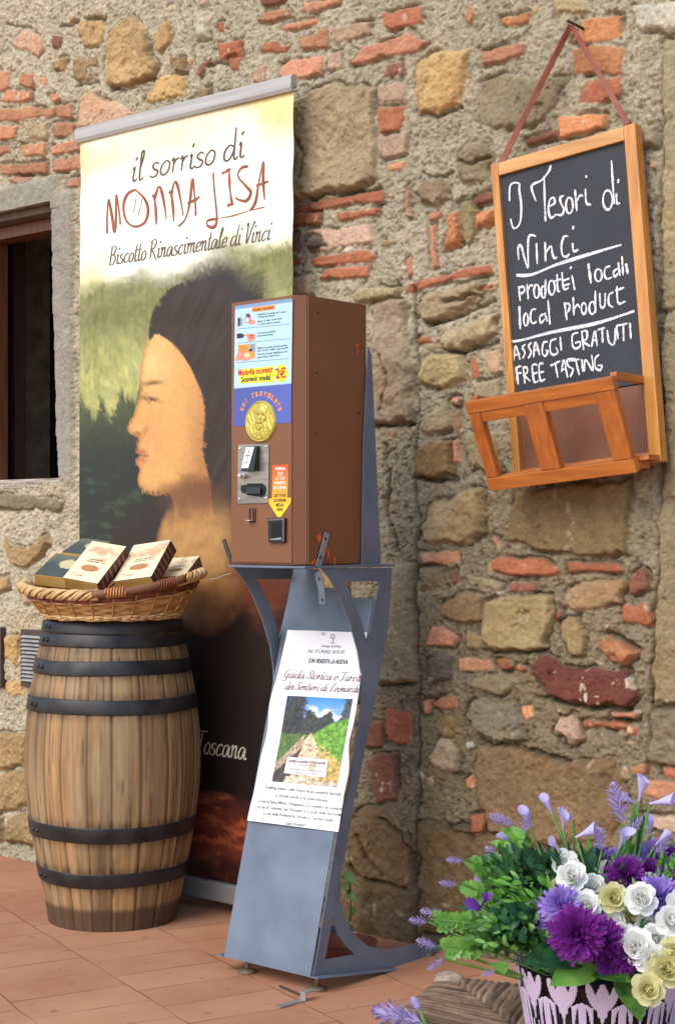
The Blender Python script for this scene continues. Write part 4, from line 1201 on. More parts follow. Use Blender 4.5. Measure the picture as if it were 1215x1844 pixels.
# ------------------------------------------------------------------ souvenir medal machine on its stand
HF = .478                                  # distance of its front from the wall
FRONT = Plane(WALL.O + WN * HF, WX, UP)
SB0 = FRONT.xz(416, 800)[0]; SB1 = FRONT.xz(527, 800)[0] + .0215   # left and right of the cabinet
ZB = FRONT.xz(480, 1017)[1]; ZT = FRONT.xz(535, 530)[1]
HB = HF - .208
SPR = SB1 + .012                           # right-hand side panel of the stand
SIDE = Plane(WALL.pt(SPR, 0, 0), -WN, UP)  # X runs towards the wall, N = along the wall, to the right
SPL_OFF = -(.250)
def build_machine():
    base = WALL.pt((SB0 + SB1) / 2, 0, .3)
    t = thing('souvenir_medal_machine', base, 'brown coin-operated medal dispenser on a blue-grey sheet steel stand', 'vending machine')
    brown = mat_noise('brown enamel', (114, 72, 44), (126, 82, 52), 5, .42, bump=.04, bscale=240, bdist=.001, spec=.5)
    # speckle of wear on the enamel
    brown_n = brown.node_tree
    blue = mat_noise('blue-grey painted steel', (86, 98, 114), (112, 124, 140), 9, .5, bump=.14, bscale=18, bdist=.002, metal=.0, spec=.5, rough2=.38)
    zinc = mat_noise('galvanised strap', (128, 136, 148), (164, 172, 184), 30, .42, metal=.5)
    ch = .0215
    plan = [(SB0, HB), (SB0, HF - .003), (SB0 + .003, HF), (SB1 - ch, HF), (SB1, HF - ch), (SB1, HB)]
    bm = bmesh.new()
    lo = [bm.verts.new(WALL.pt(s_, ZB, h)) for s_, h in plan]; hi = [bm.verts.new(WALL.pt(s_, ZT, h)) for s_, h in plan]
    n = len(plan)
    for i in range(n): bm.faces.new((lo[i], lo[(i + 1) % n], hi[(i + 1) % n], hi[i]))
    bm.faces.new(lo[::-1]); bm.faces.new(hi)
    bmesh.ops.recalc_face_normals(bm, faces=bm.faces[:])
    bmesh.ops.bevel(bm, geom=bm.edges[:], offset=.0022, segments=2, affect='EDGES')
    cab = link('cabinet', bm_mesh('cabinet', bm), brown, t)
    # door leaf seam: a thin proud door panel
    dx0, dx1 = SB0 + .004, SB1 - ch - .0012
    door = link('door', box_mesh('door', WALL.pt(dx0, ZB + .004, HF + .0002), WX * (dx1 - dx0), UP * (ZT - ZB - .008), WN * .0022, .001), brown, t)
    O = .0024                                 # surface of the door
    FR = FRONT
    # printed instruction sheet
    light = mat_plain('pale blue print', (176, 212, 226), .3)
    def fprism(name, pts, off, th, mat, parent): return link(name, px_prism(name, FR, pts, off, th), mat, parent)
    sh_pts = [(423.5, 551), (526, 543), (523.5, 761), (420.5, 768)]
    def sheet_img(U, V):
        img = lina((176, 210, 224))[None, None] * np.ones(U.shape + (1,))
        k = sstep(.655, .66, 1 - V)[..., None]
        b0 = lina((70, 82, 158))[None, None] * (1 + .25 * sstep(.2, .9, U))[..., None]
        img = img * (1 - (V < .318)[..., None]) + b0 * (V < .318)[..., None]
        top = (V > .972)[..., None]; img = img * (1 - top) + lina((120, 150, 186))[None, None] * top
        return img
    a = FR.px(420.5, 768, O + .0006); bx = FR.px(523.5, 761, O + .0006); cz = FR.px(423.5, 551, O + .0006)
    sheet = link('instruction_sheet', col_face('instruction_sheet', a, bx - a, cz - a, sheet_img, 40, 120), mat_col('glossy printed sheet', .22, .02, 40, spec=.5), t)
    zt = lambda x, y: (410 + x / 6.83, 535 + y / 6.83)
    ink = mat_plain('black ink', (34, 36, 44)); red = mat_plain('red ink', (186, 46, 36)); org = mat_plain('orange ink', (232, 142, 48))
    yel = mat_plain('yellow ink', (242, 226, 44)); skin = mat_plain('hand ink', (222, 142, 112)); gry = mat_plain('grey ink', (150, 154, 158)); wht = mat_plain('white ink', (240, 240, 236))
    pale = mat_plain('pale orange ink', (246, 196, 150))
    L1, L2, L3 = O + .0009, O + .0012, O + .0015
    def poly(pts, off, mat, conv=zt, name='print'): return link(name, px_prism(name, FR, [conv(*p) for p in pts], off, 0), mat, sheet)
    poly([(300, 128), (578, 96), (578, 150), (300, 185)], L1, org)
    link('print', type_mesh('print', 'Istruzioni / Instructions', FR, zt(312, 172), zt(566, 138), L2, 4.6, bold=.01), ink, sheet)
    lines = [('•Inserite 2 monete da 1 euro', (365, 225), (712, 190), 3.8), ('nell’apposita fessura', (372, 255), (585, 232), 3.2),
             ('•Insert 2 coins 1 euro each', (365, 312), (665, 272), 3.8), ('in coins slot provided', (370, 342), (640, 315), 3.2),
             ('•Premere il pulsante', (362, 455), (585, 428), 3.2), ('•Press black button', (362, 490), (562, 464), 3.2),
             ('•Ritirare la moneta ricordo uscente', (358, 640), (728, 602), 3.4), ('qui sotto nello sportello', (362, 670), (746, 632), 3.4),
             ('•Take the Souvenir Medal from the', (358, 715), (732, 678), 3.2), ('opening machine', (362, 750), (640, 718), 3.2)]
    link('print', join_meshes('print', [type_mesh('l', tx, FR, zt(*a_), zt(*b_), L1, hh, .15, bold=.012) for tx, a_, b_, hh in lines]), ink, sheet)
    rules = [((125, 392), (765, 330)), ((115, 568), (765, 510)), ((105, 808), (760, 755))]
    link('rule', join_meshes('rule', [strokes_mesh('r', FR, [{'w': .7, 'p': [p, q]}], zt, L1, .7, 0, 0) for p, q in rules]), mat_plain('rule ink', (96, 128, 150)), sheet)
    # little pictures: slot, hand with a coin, button, hand with the medal
    poly([(120, 255), (165, 245), (185, 280), (180, 345), (120, 372)], L1, gry); poly([(128, 262), (150, 258), (150, 345), (128, 352)], L2, ink)
    poly([(215, 225), (240, 200), (280, 225), (285, 265), (330, 290), (338, 325), (290, 340), (250, 320), (240, 290)], L1, skin)
    poly(ell_pts(235, 280, 32, 38, 12)[:-1], L2, gry); poly(ell_pts(240, 282, 20, 25, 12)[:-1], L3, wht); poly([(228, 205), (262, 200), (285, 235), (262, 250), (225, 235)], L2, mat_plain('brown cuff', (110, 60, 50)))
    poly([(112, 450), (165, 445), (200, 462), (200, 490), (165, 505), (112, 508)], L1, ink); poly([(205, 462), (255, 450), (320, 445), (340, 480), (330, 530), (265, 548), (238, 520), (240, 485), (205, 476)], L1, skin)
    poly([(262, 470), (320, 462), (322, 474), (264, 482)], L2, red); poly([(264, 496), (318, 490), (318, 500), (266, 508)], L2, red)
    poly([(130, 590), (335, 570), (332, 750), (135, 765)], L1, org); poly([(255, 580), (335, 571), (332, 668), (257, 672)], L2, gry); poly([(262, 640), (300, 632), (300, 664), (262, 668)], L3, ink)
    poly([(98, 760), (120, 690), (165, 660), (215, 680), (260, 720), (275, 770), (200, 785), (150, 770), (105, 785)], L2, skin); poly(ell_pts(240, 712, 36, 34, 12)[:-1], L3, pale)
    # price flash
    star = []
    for k in range(28):
        a_ = 2 * math.pi * k / 28; r = 96 if k % 2 else 78
        star.append((655 + r * math.cos(a_), 936 + r * 1.25 * math.sin(a_)))
    poly([(150, 890), (560, 850), (575, 1045), (140, 1062)], L1, yel); poly(star, L1 + .0001, yel)
    link('print', type_mesh('print', 'Medaglia souvenir', FR, zt(132, 968), zt(556, 922), L2, 11.5, bold=.03), red, sheet)
    link('print', type_mesh('print', 'Souvenir medal', FR, zt(168, 1046), zt(524, 1014), L2, 10, bold=.03), ink, sheet)
    link('print', type_mesh('print', '2€', FR, zt(588, 1000), zt(712, 990), L2, 18.5, bold=.03), red, sheet)
    # arched orange line round the medal
    cx_, cy_ = 410, 1480
    txt = 'QUI TROVERETE'
    for halo, m_, off in ((.075, pale, L1), (.02, mat_plain('deep orange ink', (206, 110, 60)), L2)):
        ms = []
        for k, chh in enumerate(txt):
            if chh == ' ': continue
            a_ = R(-160 + 140 * k / (len(txt) - 1)); rx, ry = 232, 268
            px_, py_ = cx_ + rx * math.cos(a_), cy_ + ry * math.sin(a_)
            tx_, ty_ = -math.sin(a_) * rx, math.cos(a_) * ry; ln = math.hypot(tx_, ty_); tx_, ty_ = tx_ / ln, ty_ / ln
            w = 21 if chh != 'I' else 8
            ms.append(type_mesh('c', chh, FR, zt(px_ - tx_ * w, py_ - ty_ * w), zt(px_ + tx_ * w, py_ + ty_ * w), off, 7.6, bold=halo))
        link('print', join_meshes('print', ms), m_, sheet)
    # medal: raised oval with a rim and a plain bearded head in low relief
    mx_, my_ = 470.3, 759.5
    c0 = FR.px(mx_, my_, O); rw = (FR.px(mx_ + 27.5, my_, O) - c0).dot(WX); rh = (c0 - FR.px(mx_, my_ + 38, O)).z
    nr, na = 46, 120
    Rr, A = np.meshgrid(np.linspace(0, 1, nr), np.linspace(0, 2 * math.pi, na), indexing='ij')
    xx, yy = Rr * np.cos(A), Rr * np.sin(A)
    hh = .0032 * sstep(1.0, .93, Rr) + .0012 * np.exp(-((Rr - .93) / .03) ** 2)
    def blob(x, y, rx, ry, h): return h * np.sqrt(np.clip(1 - ((xx - x) / rx) ** 2 - ((yy - y) / ry) ** 2, 0, 1))
    rel = blob(.05, .30, .40, .42, .0040) + blob(.1, .58, .42, .26, .0022) + blob(-.05, -.42, .78, .50, .0028) + blob(.16, .18, .07, .16, .0022) + blob(.02, -.05, .34, .34, .0022)
    rel += blob(.3, .26, .1, .05, -.0012) + blob(-.02, .27, .1, .05, -.0012)
    rel *= sstep(.95, .8, Rr)
    hair = .0007 * np.sin((xx * 26 + 4 * fbm(xx * 3 + 3, yy * 3, 501, 3)) + yy * 6) * ((np.abs(xx) > .28) | (yy < -.08)) * sstep(.9, .75, Rr)
    hh = hh + rel + hair + .0003 * fbm(xx * 12, yy * 12, 511, 3)
    P = np.empty(xx.shape + (3,))
    for a_ in range(3): P[..., a_] = c0[a_] + WX[a_] * xx * rw + UP[a_] * yy * rh + WN[a_] * (hh + .0012)
    link('medal', grid_mesh('medal', P), mat_noise('gilt medal', (176, 160, 66), (206, 190, 92), 30, .38, metal=.35, spec=.5), t)
    # coin mechanism plate
    steel = mat_noise('brushed steel', (136, 132, 126), (168, 164, 156), 6, .34, metal=.75, stretch=(1, 1, 20))
    chrome = mat_noise('bright screws', (205, 205, 205), (235, 235, 232), 40, .25, metal=.7)
    black = mat_plain('black plastic', (26, 26, 28), .4)
    z9 = lambda x, y: (410 + x / 8.785, 790 + y / 8.785)
    plate = link('coin_plate', px_prism('coin_plate', FR, [z9(165, 105), z9(185, 92), z9(630, 82), z9(652, 98), z9(640, 1000), z9(620, 1018), z9(175, 1028), z9(152, 1010)], O + .0025, .0022), steel, t)
    for x, y in ((200, 155), (610, 125), (190, 952), (610, 940)):
        c = FR.px(*z9(x, y), O + .0025); b2 = bmesh.new(); bmesh.ops.create_uvsphere(b2, u_segments=10, v_segments=6, radius=.0032, matrix=Matrix.Translation(c))
        link('screw', bm_mesh('screw', b2, smooth=True), chrome, plate)
    def slant(name, pts, off0, offs, mat, parent):
        """raised block: outline on the plate, each front corner at its own height"""
        bm = bmesh.new(); lo = [bm.verts.new(FR.px(u_, v_, off0)) for u_, v_ in pts]
        hi = [bm.verts.new(FR.px(u_, v_, off0) + WN * o_ ) for (u_, v_), o_ in zip(pts, offs)]
        n = len(pts)
        for i in range(n): bm.faces.new((lo[i], lo[(i + 1) % n], hi[(i + 1) % n], hi[i]))
        bm.faces.new(lo[::-1]); bm.faces.new(hi)
        return link(name, bm_mesh(name, bm), mat, parent)
    acc = slant('coin_acceptor', [z9(330, 125), z9(505, 118), z9(500, 505), z9(300, 520)], O + .0024, [.007, .007, .017, .017], black, plate)
    # white label on the sloping face
    pa, pb_, pc_ = (FR.px(*z9(336, 136), O + .0024) + WN * .0082), (FR.px(*z9(486, 130), O + .0024) + WN * .0082), (FR.px(*z9(306, 470), O + .0024) + WN * .0170)
    lab = link('label', prism('label', [pa, pb_ - WX * .004, pc_ + (pb_ - pa) - WX * .007, pc_], WN, 0), wht, acc)
    def onlab(fx0, fx1, fy0, fy1):
        e = pb_ - pa - WX * .006; f = pc_ - pa; n_ = e.cross(f).normalized() * -.0005
        if n_.dot(WN) < 0: n_ = -n_
        q = lambda x, y: pa + e * x + f * y + n_
        return prism('mark', [q(fx0, fy0), q(fx1, fy0), q(fx1, fy1), q(fx0, fy1)], WN, 0)
    link('marking', join_meshes('marking', [onlab(.47, .55, .12, .6), onlab(.2, .38, .38, .44), onlab(.64, .82, .38, .44), onlab(.2, .75, .72, .75), onlab(.2, .25, .75, .86)]), ink, acc)
    kb = FR.px(*z9(265, 590), O + .0025)
    link('button_collar', tube_mesh('button_collar', [kb, kb + WN * .007], .0058, 14), chrome, plate)
    link('push_button', tube_mesh('push_button', [kb + WN * .007, kb + WN * .012, kb + WN * .0165, kb + WN * .017], [.0042, .0042, .0045, .003], 14), chrome, plate)
    slot_pts = [z9(*p) for p in [(215, 740), (300, 728), (310, 708), (540, 705), (590, 745), (605, 800), (590, 890), (540, 925), (300, 890), (280, 865), (225, 860), (203, 800)]]
    link('reject_slot', px_prism('reject_slot', FR, slot_pts, O + .0036, .001), mat_plain('slot black', (8, 8, 9), .6), plate)
    slant('slot_guard', [z9(325, 760), z9(545, 770), z9(545, 870), z9(310, 875)], O + .0036, [.004, .004, .007, .007], black, plate)
    # return slot with a bit of metal, black cup
    rust = mat_plain('dark rust', (58, 22, 12), .7)
    fprism('return_slot', [z9(335, 1105), z9(455, 1102), z9(450, 1325), z9(335, 1330)], O + .0006, .0005, rust, t)
    fprism('slot_divider', [z9(372, 1115), z9(392, 1115), z9(390, 1290), z9(372, 1290)], O + .002, .0014, brown, t)
    p0 = FR.px(*z9(400, 1300), O + .001)
    link('lever', box_mesh('lever', p0 - WX * .010, WX * .014, UP * .0016, WN * .012, .0006), chrome, t)
    cup = fprism('cup_frame', [z9(632, 1262), z9(900, 1255), z9(895, 1640), z9(645, 1648)], O + .0065, .0064, black, t)
    fprism('cup_rim', [z9(640, 1275), z9(890, 1262), z9(892, 1285), z9(648, 1298)], O + .0085, .002, mat_plain('worn edge', (104, 104, 108), .35), cup)
    fprism('cup_rim', [z9(868, 1288), z9(892, 1286), z9(888, 1625), z9(864, 1620)], O + .0085, .002, mat_plain('worn edge side', (84, 84, 88), .35), cup)
    fprism('cup_rim', [z9(655, 1590), z9(845, 1565), z9(845, 1595), z9(690, 1600)], O + .0085, .002, mat_plain('worn lip', (160, 160, 164), .3), cup)
    fprism('cup_well', [z9(690, 1330), z9(835, 1318), z9(840, 1545), z9(690, 1570)], O + .0069, .0003, mat_plain('well black', (7, 7, 7), .8), cup)
    # arrow sticker
    arrow = [z9(*p) for p in [(705, 420), (965, 405), (945, 935), (1000, 930), (1005, 985), (985, 1030), (850, 1225), (815, 1240), (780, 1225), (650, 1020), (636, 985), (650, 945), (703, 945)]]
    bm = bmesh.new()
    vs = [bm.verts.new(FR.px(u_, v_, O + .0008)) for u_, v_ in arrow]
    es = [bm.edges.new((vs[i], vs[(i + 1) % len(vs)])) for i in range(len(vs))]
    bmesh.ops.triangle_fill(bm, use_beauty=True, use_dissolve=False, edges=es)
    for _ in range(3): bmesh.ops.subdivide_edges(bm, edges=bm.edges[:], cuts=1, use_grid_fill=True)
    cl = bm.verts.layers.float_color.new('Col'); zt_, zb_ = FR.px(*arrow[0], O)[2], FR.px(*z9(815, 1240), O)[2]
    for v in bm.verts:
        f = (zt_ - v.co.z) / (zt_ - zb_); c = np.array((206, 84, 44)) * max(0, 1 - f * 2) + np.array((232, 160, 56)) * (1 - abs(f * 2 - 1)) + np.array((240, 224, 40)) * max(0, f * 2 - 1)
        v[cl] = (*lina(c), 1)
    ar = link('arrow_sticker', bm_mesh('arrow_sticker', bm), mat_col('sticker', .3), t)
    for tx, y, w, m_ in (('PRENDI', 500, 150, wht), ('QUI', 575, 78, wht), ('LA TUA', 648, 142, wht), ('MONETA', 722, 165, wht), ('SOUVENIR', 800, 205, wht),
                         ('GET YOUR', 922, 190, ink), ('SOUVENIR', 1000, 200, ink), ('MEDAL', 1072, 125, ink), ('HERE', 1145, 100, ink)):
        xc = 832 - (y - 500) * .012
        link('lettering', type_mesh('lettering', tx, FR, z9(xc - w / 2, y), z9(xc + w / 2, y - 3), O + .0012, 5.6, bold=.02), m_, ar)
    # screw holes and chipped orange primer on the side
    CS = Plane(WALL.pt(SB1, 0, 0), -WN, UP)
    holes = [px_prism('h', CS, ell_pts(u_, v_, 1.6, 2.2, 8)[:-1], .0005, 0) for u_, v_ in ((573, 563), (571, 672), (569.5, 781), (646, 744))]
    link('rivet_hole', join_meshes('rivet_hole', holes), mat_plain('hole', (20, 14, 12)), cab)
    prim = mat_noise('orange primer', (196, 74, 30), (228, 104, 48), 60, .6)
    chips = [[(640, 622), (646, 617), (647, 621), (643, 625), (646, 632), (643, 639), (641, 638), (643, 630)],
             [(569, 965), (576, 960), (579, 968), (576, 978), (572, 974)], [(588, 990), (592, 988), (594, 1000), (590, 1008)], [(601, 1003), (605, 1001), (604, 1017), (601, 1017)],
             [(557, 1013), (569, 1006), (572, 1016), (558, 1017)], [(659.5, 960), (661, 958), (660.5, 1017), (656, 1017), (658, 990)]]
    link('bare_primer', join_meshes('bare_primer', [px_prism('c', CS, c, .0004, 0) for c in chips]), prim, cab)
    # ---- the stand
    outer = [(578, 1023), (706, 1023), (704, 1060), (699, 1129), (687, 1201), (676, 1259), (664, 1316), (647, 1402), (636, 1452), (627, 1511), (614, 1575), (613, 1620), (621, 1651), (640, 1685), (663, 1704), (701, 1710), (769, 1696), (790, 1700), (792, 1732), (564, 1757), (572, 1715), (589, 1610), (608, 1499), (618, 1460), (630, 1402), (638, 1359), (640, 1327), (647, 1302), (651, 1259), (650, 1213), (644, 1172), (630, 1121), (613, 1077), (595, 1043)]
    h1 = [(620, 1047), (685, 1047), (661, 1159), (652, 1122), (641, 1092), (630, 1066)]
    h2 = [(600, 1649), (585, 1728), (640, 1719), (622, 1702), (610, 1685), (604, 1668)]
    def panel(off):
        w = lambda pts: [SIDE.px(u_, v_, 0) + SIDE.N * off for u_, v_ in pts]
        return prism('side_panel', w(outer), SIDE.N, .003, holes=(w(h1), w(h2)))
    link('side_panel', panel(0), blue, t); link('side_panel', panel(SPL_OFF), blue, t)
    # leaning front plate between the panels
    q0 = SIDE.px(664, 1140); q1 = SIDE.px(561, 1755)
    global PLATE
    v = (q0 - q1).normalized()
    PLATE = Plane(q1 - WX * (-SPL_OFF) , WX, v)
    wd = -SPL_OFF - .006
    zlen = (q0 - q1).length
    # its upper end is cut out in two rounded notches
    ztop = zlen + .075
    pl = [(.003, -.006), (wd + .003, -.006), (wd + .003, ztop), (wd - .06, ztop), (wd - .066, ztop + .02), (.09, ztop + .02), (.08, ztop + .06), (.003, ztop + .06)]
    link('front_plate', prism('front_plate', [PLATE.pt(x, z, 0) for x, z in pl], PLATE.N, .003), blue, t)
    # tray under the cabinet, back plate behind it, gusset and straps
    link('tray', box_mesh('tray', WALL.pt(SB0 - .003, ZB - .0065, HB - .075), WX * (SPR - SB0 + .007), UP * .005, WN * (HF - HB + .08), .0012), blue, t)
    link('gusset', px_prism('gusset', Plane(WALL.pt(SPR - .006, 0, 0), -WN, UP), [(663, 624), (669, 640), (686, 1019), (652, 1019), (655, 800)], 0, .003), blue, t)
    link('back_plate', box_mesh('back_plate', WALL.pt(SB0 + .01, ZB, HB - .006), WX * (SB1 - SB0 - .03), UP * (ZT - ZB) * .7, WN * .003), blue, t)
    def strap(name, pl_, pts, off, mat, w):
        bm = bmesh.new(); P3 = [pl_.px(u_, v_, off) for u_, v_ in pts]
        ribbon(bm, P3, pl_.N, lambda a_, b_: w)
        r = bmesh.ops.extrude_face_region(bm, geom=bm.faces[:]); bmesh.ops.translate(bm, vec=pl_.N * .0025, verts=[g_ for g_ in r['geom'] if isinstance(g_, bmesh.types.BMVert)])
        o = link(name, bm_mesh(name, bm), mat, t); return o
    s1_ = strap('strap', CS, [(572, 1020), (578, 1000), (588, 960)], .003, zinc, .0135)
    link('strap_hole', join_meshes('strap_hole', [px_prism('h', CS, ell_pts(u_, v_, 2, 3, 8)[:-1], .0062, 0) for u_, v_ in ((586, 970), (577, 1004))]), mat_plain('hole dark', (30, 28, 28)), s1_)
    dz = mat_plain('dark strap', (92, 100, 114), .5)
    s2_ = strap('strap', FR, [(572, 1030), (579, 1055), (582, 1088)], -.03, dz, .017)
    link('strap_hole', join_meshes('strap_hole', [px_prism('h', FR, ell_pts(u_, v_, 2, 3, 8)[:-1], -.026, 0) for u_, v_ in ((574, 1042), (580, 1080))]), mat_plain('hole dark2', (24, 22, 22)), s2_)
    strap('strap', FR, [(404, 972), (410, 990), (418, 1014)], -.05, mat_plain('dark strap left', (58, 52, 50), .5), .010)
    # foot flange, levelling feet, wire
    f0 = SIDE.px(562, 1755); f1 = SIDE.px(790, 1731)
    d = (f1 - f0)
    link('foot_flange', box_mesh('foot_flange', f0 - UP * .006 - d.normalized() * .006, d * 1.02, WX * .020, UP * .003, .001), blue, t)
    link('foot_flange', box_mesh('foot_flange', f0 - UP * .006 + WX * (SPL_OFF - .016) - d.normalized() * .006, d * 1.02, WX * .018, UP * .003, .001), blue, t)
    rubber = mat_noise('rusty foot', (70, 58, 46), (120, 104, 84), 30, .7)
    for o_ in (f0 + d * .07 - WX * .012, f0 + d * .07 + WX * (SPL_OFF + .04), f0 + d * .93 - WX * .012, f0 + d * .93 + WX * (SPL_OFF + .04)):
        z = max(o_.z - .006, .012); b0 = Vector((o_.x, o_.y, 0))
        f_ = link('levelling_foot', tube_mesh('levelling_foot', [b0, b0 + UP * .004, b0 + UP * .007, b0 + UP * .0075], [.020, .020, .013, .006], 18), rubber, t)
        link('stud', tube_mesh('stud', [b0 + UP * .007, b0 + UP * (z + .002)], .0055, 10), rubber, f_)
    wire = [FR.px(416, 1033, -.03), FR.px(404, 1036, -.05), FR.px(392, 1041, -.07), FR.px(378, 1043, -.1)]
    link('wire', tube_mesh('wire', [Vector(p) for p in smooth_line(wire, 6)], .0011, 6), mat_plain('grey wire', (150, 146, 140)), t)
    return t
PLATE = None
build_machine()

# ------------------------------------------------------------------ poster on the leaning plate
def build_poster():
    PP = PLATE
    q = [PP.px(449, 1478, .003), PP.px(609, 1498, .003), PP.px(661, 1139, .003), PP.px(521, 1135, .003)]   # BL BR TR TL
    nu, nv = 46, 80
    U, V = np.meshgrid(np.linspace(0, 1, nu), np.linspace(0, 1, nv), indexing='ij')
    Q = [np.array(p) for p in q]
    P = (Q[0] * ((1 - U) * (1 - V))[..., None] + Q[1] * (U * (1 - V))[..., None] + Q[2] * (U * V)[..., None] + Q[3] * ((1 - U) * V)[..., None])
    # buckled paper: a bulge, curling edges
    xd = np.array(PP.X)
    P = P - xd * (.006 * np.exp(-((V - .62) / .10) ** 2) * (1 - U) - .004 * np.exp(-((V - .45) / .1) ** 2) * (1 - U))[..., None] + xd * (.004 * np.exp(-((V - .30) / .08) ** 2) * U - .006 * np.exp(-((V - .44) / .08) ** 2) * U)[..., None]
    bul = .0035 * np.sin(U * math.pi * 1.3 + .4) * (.4 + .6 * np.sin(V * 5.5 + 1) ** 2) + .0022 * fbm(U * 3, V * 6, 601, 3) + .004 * (U < .06) * (1 - U / .06) + .001
    P = P + np.array(PP.N) * np.maximum(bul, 0)[..., None]
    me = grid_mesh('poster', P)
    bv = bvh_of(me); D = lambda m_, o_=.0006: drape(m_, bv, PP.N, o_)
    t = link('poster', me, mat_noise('white poster paper', (222, 224, 228), (238, 238, 238), 6, .45, bump=.06, bscale=40), None)
    tag(t, 'white paper poster with a path photo stuck on the blue-grey leaning plate', 'poster')
    O3 = .0095
    grey = mat_plain('grey print', (84, 84, 88)); wine = mat_plain('wine print', (112, 60, 66)); blk = mat_plain('black print', (44, 44, 48))
    zp = lambda x, y: (440 + x / 4.852, 1120 + y / 4.852)
    # goblet mark and shop lines
    gob = [[(745, 105), (740, 130), (755, 140), (770, 138), (775, 110), (745, 105)], [(760, 140), (758, 175)], [(735, 178), (770, 180)]]
    link('print', D(strokes_mesh('print', PP, gob, zp, O3, 1.1, .1, .1), .0006), blk, t)
    link('print', D(hand_mesh('print', 'a', PP, zp(752, 128), zp(762, 129), O3, 3, .8), .0006), blk, t)
    link('print', D(type_mesh('print', 'Bottega dell’Olivo', PP, zp(660, 214), zp(828, 220), O3, 4.2, .2), .0006), grey, t)
    link('print', D(type_mesh('print', 'IN TORRE SHOP', PP, zp(545, 268), zp(856, 274), O3, 6.4, .25), .0006), grey, t)
    link('print', D(type_mesh('print', 'È IN VENDITA LA NUOVA', PP, zp(553, 354), zp(884, 364), O3, 8, .1, bold=.03), .0006), blk, t)
    link('print', D(hand_mesh('print', 'Guida Storica e Turisti', PP, zp(330, 485), zp(1012, 517), O3, 15, 1.9, .4, .7), .0006), wine, t)
    link('print', D(hand_mesh('print', 'dei Sentieri di Leonardo', PP, zp(345, 588), zp(985, 612), O3, 14, 1.8, .4, .7), .0006), wine, t)
    lines = [('Trekking urbano sulle tracce di un Leonardo fanciullo', (168, 1452), (832, 1516)), ('La Strada verde e le scale d’acqua', (264, 1524), (706, 1568)),
             ('La via di Santa Maria, Orbignano e il sentiero di Leonardo', (112, 1572), (846, 1644)), ('La via di Caterina, San Pantaleo e il nodo della Gioconda', (106, 1624), (832, 1694)),
             ('La via della Podesteria, Streda e Cerreto Guidi', (160, 1680), (750, 1742)), ('Sant’Ansano', (358, 1770), (522, 1784))]
    link('print', D(join_meshes('print', [type_mesh('l', tx, PP, zp(*a), zp(*b), O3, 5.6, .1, bold=.012) for tx, a, b in lines]), .0006), grey, t)
    # the colour photograph of a stone path
    a = PP.px(*zp(236, 1392), O3 - .001); bx = PP.px(*zp(795, 1442), O3 - .001); cz = PP.px(*zp(375, 645), O3 - .001)
    def photo(U, V):
        y = 1 - V
        n = fbm(U * 30, V * 40, 611, 4, .6); n2 = fbm(U * 9, V * 12, 621, 3)
        img = lina((66, 138, 214))[None, None] * (1 - .4 * sstep(0, .2, y))[..., None] + lina((150, 190, 232))[None, None] * (.5 * sstep(0, .22, y))[..., None]
        cl = sstep(.1, .2, y + .08 * n2) * sstep(.30, .2, y) * sstep(-.1, .3, n2)
        img = img * (1 - cl[..., None]) + lina((235, 238, 244))[None, None] * cl[..., None]
        def put(mask, c, k=.3):
            nonlocal img
            m_ = np.clip(mask, 0, 1)[..., None]
            img = img * (1 - m_) + lina(c)[None, None] * (1 + k * n * 2)[..., None] * m_
        tree = sstep(0, .04, y - (.16 + .10 * n2 + .05 * n + .06 * np.sin(U * 25)) ) 
        put(tree, (62, 66, 58), .5)
        put(sstep(0, .03, .34 - U + .14 * n) * sstep(.5, .4, y) * sstep(-.3, .1, n + .4), (58, 60, 62), .6)
        put(sstep(.88, .92, U + .05 * n) * sstep(.26, .2, y), (70, 78, 84), .6)
        put(sstep(0, .03, y - .42), (84, 112, 54), .4)
        hill = sstep(0, .02, y - (.42 - .55 * (U - .5) * (U > .5) + .25 * np.maximum(U - .75, 0) + .02 * n)) * (U > .5)
        put(hill, (104, 156, 54), .5)
        path = sstep(0, .02, (y - .40) * 1.0 - np.abs(U - .47 - .03 * (y - .4)) * 1.15) * (y > .39)
        put(path, (214, 190, 156), .35)
        put(path * sstep(.25, .5, fbm(U * 16, V * 34, 631, 2)), (150, 124, 98), .3)
        bank = sstep(0, .02, y - (.45 + .0 * U) - .62 * (U - .55)) * sstep(0, .04, U - (.58 + .25 * (y - .45))) * sstep(.45, .7, y + .25 * n)
        put(bank, (186, 158, 88), .5)
        lw = sstep(0, .02, y - (.80 - .95 * (U + .02))) * sstep(.02, 0, y - (.88 - .78 * U) ) * (U < .38)
        put(lw, (170, 150, 124), .5)
        put(sstep(0, .02, y - (.90 - .88 * U)) * sstep(0, .02, (.44 - .30 * (y - .4)) - U + 0 * y) * (y > .52), (74, 62, 62), .4)
        put(sstep(.93, .95, y + .03 * n) * (U > .18), (206, 186, 160), .6)
        return img
    ph = link('photo', D(col_face('photo', a, bx - a, cz - a, photo, 90, 130), .0008), mat_col('photo print', .4, .04, 60), t)
    # caption label on the photograph
    lab = [zp(372, 1178), zp(720, 1200), zp(700, 1356), zp(342, 1320)]
    link('caption', D(px_prism('caption', PP, lab, O3 + .0004, 0), .0026), mat_plain('caption paper', (226, 220, 222)), ph)
    link('print', D(type_mesh('print', 'Strade e sentieri di Leonardo', PP, zp(376, 1222), zp(700, 1244), O3 + .0008, 6, bold=.01), .0030), mat_plain('caption ink', (110, 84, 92)), ph)
